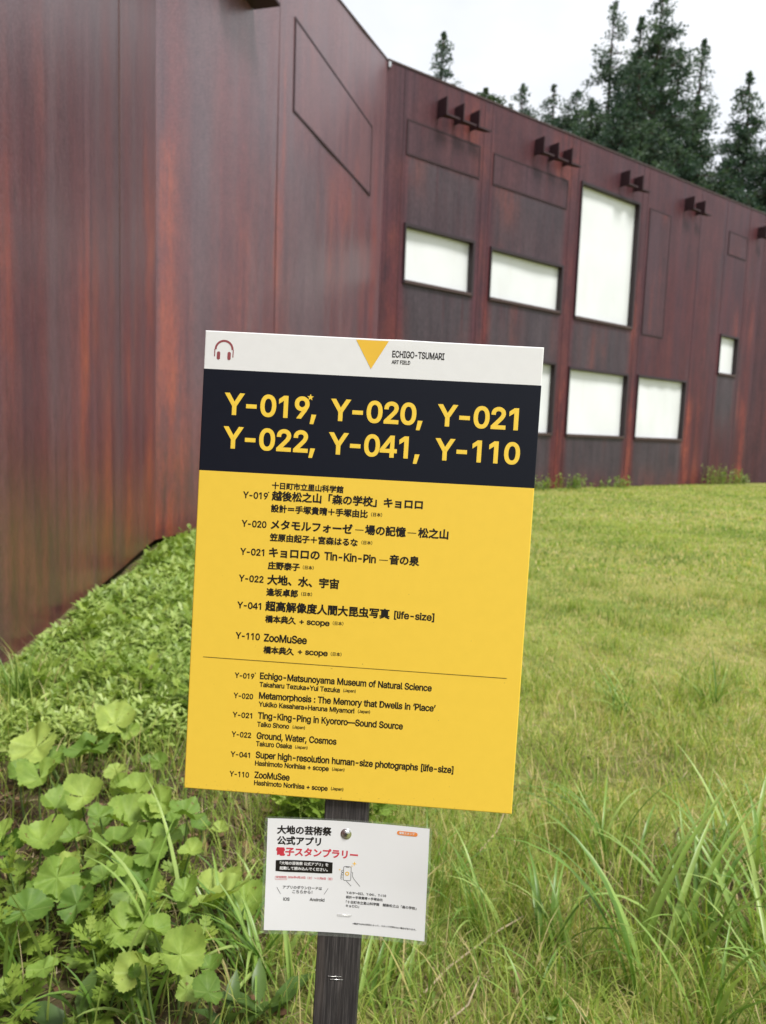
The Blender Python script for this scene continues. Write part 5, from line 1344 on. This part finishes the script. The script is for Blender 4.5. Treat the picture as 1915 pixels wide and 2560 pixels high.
for a in [
 (.56, 2.0, 12, .28, .46, .008, .012, 'bright arching grass tuft right of the post, blades curling both ways', None, 1, (.1, .6), (.8, 2.1)),
 (.98, 2.08, 14, .30, .52, .008, .013, 'bright broad bladed tuft before the upright dead stalk', None, 1, (.05, .5), (.6, 1.9)),
 (1.16, 2.02, 12, .30, .50, .008, .013, 'leaning grass tuft near the right edge above the curled corner tuft', 2.4, .9, (.1, .6), (.6, 1.8)),
 (.81, 2.49, 16, .30, .52, .006, .010, 'tall arching grass tuft right of the sign, its blades fanning left', 2.6, .9),
 (.96, 2.38, 12, .28, .48, .006, .010, 'upright grass tuft between two arching tufts right of the sign', None, 1),
 (1.10, 2.36, 14, .30, .50, .006, .010, 'grass tuft beside the upright pale dead stalk', .6, 1.0),
 (.74, 1.85, 5, .50, .66, .011, .015, 'broad blade tuft bending over to the left near the bottom', 2.7, .35, (.1, .35), (1.2, 1.9)),
 (.83, 1.96, 5, .50, .68, .011, .015, 'broad blade tuft with one long blade rising to the right', .25, .4, (.25, .7), (.4, .9)),
 (.87, 1.72, 14, .26, .42, .007, .011, 'thick upright grass tuft at the bottom right', None, 1, (.02, .5), (.3, 1.4)),
 (.34, 2.09, 16, .26, .42, .005, .009, 'grass tuft just right of the notice with leftward tips', 2.6, .9),
 (.49, 1.75, 10, .24, .40, .006, .010, 'grass tuft at the bottom edge right of the post', None, 1),
 (1.28, 2.33, 14, .34, .58, .008, .013, 'broad grass tuft cut by the right picture edge', 2.0, 1.2, (.1, .6), (.4, 1.6)),
 (.09, 1.94, 10, .20, .34, .005, .009, 'small grass tuft behind the foot of the post', None, 1),
 (1.36, 3.92, 34, .20, .42, .004, .008, 'whitish arching tuft out on the lawn, left of its neighbour', None, 1, (.1, .8), (.6, 2.0)),
 (1.92, 4.10, 20, .22, .40, .005, .009, 'sparse tuft with pale spread blades, farther right on the lawn', None, 1, (.2, .9), (.3, 1.5)),
 (1.08, 1.80, 12, .26, .46, .007, .012, 'grass tuft in the lower right corner with curled tips', 2.2, 1.2),
 (.22, 2.32, 14, .18, .32, .004, .007, 'thin bladed tuft below the lower right corner of the board', None, 1),
 (-.55, 1.90, 5, .40, .58, .009, .013, 'long strappy tuft arching left over the butterbur', 2.2, .7, (.05, .3), (.8, 1.9)),
 (-.44, 2.02, 16, .22, .38, .008, .013, 'strappy leaved tuft between butterbur and notice', None, 1, (.1, .6), (.8, 2.2)),
 (-.31, 1.92, 16, .22, .38, .008, .013, 'strappy leaved tuft left of the post below the notice', None, 1, (.1, .6), (.8, 2.2)),
 (-.89, 1.76, 5, .30, .42, .008, .012, 'upright strappy tuft at the lower left with one straight blade', None, 1, (.0, .25), (.1, .8)),
 (-.57, 1.70, 12, .20, .36, .008, .012, 'strappy tuft at the bottom of the bed among mugwort', None, 1, (.05, .5), (.5, 2.0)),
 (-.26, 1.84, 12, .22, .36, .007, .011, 'strappy tuft touching the left side of the post', 2.6, 1.0, (.1, .5), (.6, 2.0)),
 (.02, 1.78, 12, .2, .34, .007, .011, 'arching tuft against the right side of the post', .5, 1.0, (.1, .6), (.6, 2.0)),
 (-1.80, 3.60, 46, .22, .46, .005, .009, 'tall thin bladed tuft by the wall at the left picture edge', None, 1, (.02, .4), (.2, 1.3)),
 (-.40, 2.15, 12, .18, .3, .006, .010, 'strappy tuft behind the left edge of the notice', None, 1, (.1, .6), (.8, 2.0)),
 ]: tuft(*a)

def dry_stalk(P, r0, label):
    V, F = tube_arrays(np.array(P), np.linspace(r0, r0 * .6, len(P)), 7)
    b = np.array(P[0]); o = mesh_obj('dry_stalk', V - b, F, M['straw'], smooth=True, attrs={'tint': np.full(len(V), .75)})
    o.location = b; tag(o, label, 'dead stalk', 'dead stalks on the lawn')
dry_stalk([(1.06, 2.44, .0), (1.062, 2.44, .07), (1.058, 2.45, .14), (1.07, 2.45, .17)], .0045, 'pale dead stalk standing upright in the grass')
dry_stalk([(.93, 2.50, .03), (1.02, 2.49, .035), (1.12, 2.52, .045), (1.16, 2.51, .04)], .0042, 'pale dead stalk lying across the foot of the upright one')
dry_stalk([(.12, 1.78, .02), (.22, 1.88, .05), (.36, 2.0, .07), (.47, 2.1, .06)], .0040, 'long bleached stalk lying diagonally right of the post')
dry_stalk([(.36, 2.45, .03), (.46, 2.58, .06), (.50, 2.66, .10)], .0032, 'thin reddish dead stalk leaning below the board corner')
dry_stalk([(1.22, 2.30, .04), (1.34, 2.36, .10), (1.40, 2.42, .12)], .0042, 'bleached stalk at the right edge leaning in the broad tuft')
dry_stalk([(.18, 1.70, .02), (.26, 1.74, .06), (.30, 1.82, .08)], .0034, 'short bleached stalk crossing the long one near the bottom')

WEEDS = [((2.6, .30), .75, 26, 'leafy weed with pale top shoots against the wall right of the board'), ((4.9, .25), .45, 20, 'bushy weed under the square white window'), ((8.0, .25), .5, 24, 'weed clump below the gap between the two low windows'),
         ((10.4, .3), .4, 20, 'grassy weed below the lower right window'), ((17.3, .3), .8, 30, 'broad weed clump at the far end of the wall'), ((19.2, .3), .6, 24, 'weed clump at the last wall fold by the right edge'), ((6.3, .28), .45, 20, 'weed between the square window and the board edge')]
for (s_, off), h_, n_, lb in WEEDS:
    c = BC + dC * s_ + nC * off
    t = empty('weed_clump', (c[0], c[1], float(gz(c[0], c[1])))); tag(t, lb, 'weed', 'weeds at the foot of the wall')
    m = n_ * 9
    st_ = rng.normal(0, 1, (n_, 2)) * np.array([.5, .14]); hh_ = h_ * rng.uniform(.4, 1.05, n_)
    base = np.repeat(np.stack([dC[0] * st_[:, 0] + nC[0] * abs(st_[:, 1]), dC[1] * st_[:, 0] + nC[1] * abs(st_[:, 1]), np.zeros(n_)], 1), 9, 0)
    lv = np.tile(np.linspace(.15, 1, 9), n_); base[:, 2] += np.repeat(hh_, 9) * lv
    V, fs = stamp(ht, hf, base, rot(rng.uniform(0, 6.28, m), rng.normal(.3, .4, m), rng.normal(0, .4, m)), rng.uniform(.07, .16, m))
    mesh_obj('leaves', V, fs, M['cover'], t, attrs={'tint': np.repeat(rng.uniform(.1, .8, m), len(ht))})
    Vq, Fq_, kq = blades(np.concatenate([base[::9, :2], np.zeros((n_, 1))], 1), rng.uniform(0, 6.28, n_), hh_, np.full(n_, .02), rng.uniform(0, .2, n_), rng.uniform(0, .4, n_), 3)
    mesh_obj('stems', Vq, Fq_, M['tuft'], t, attrs={'tint': np.repeat(rng.random(n_), kq)})
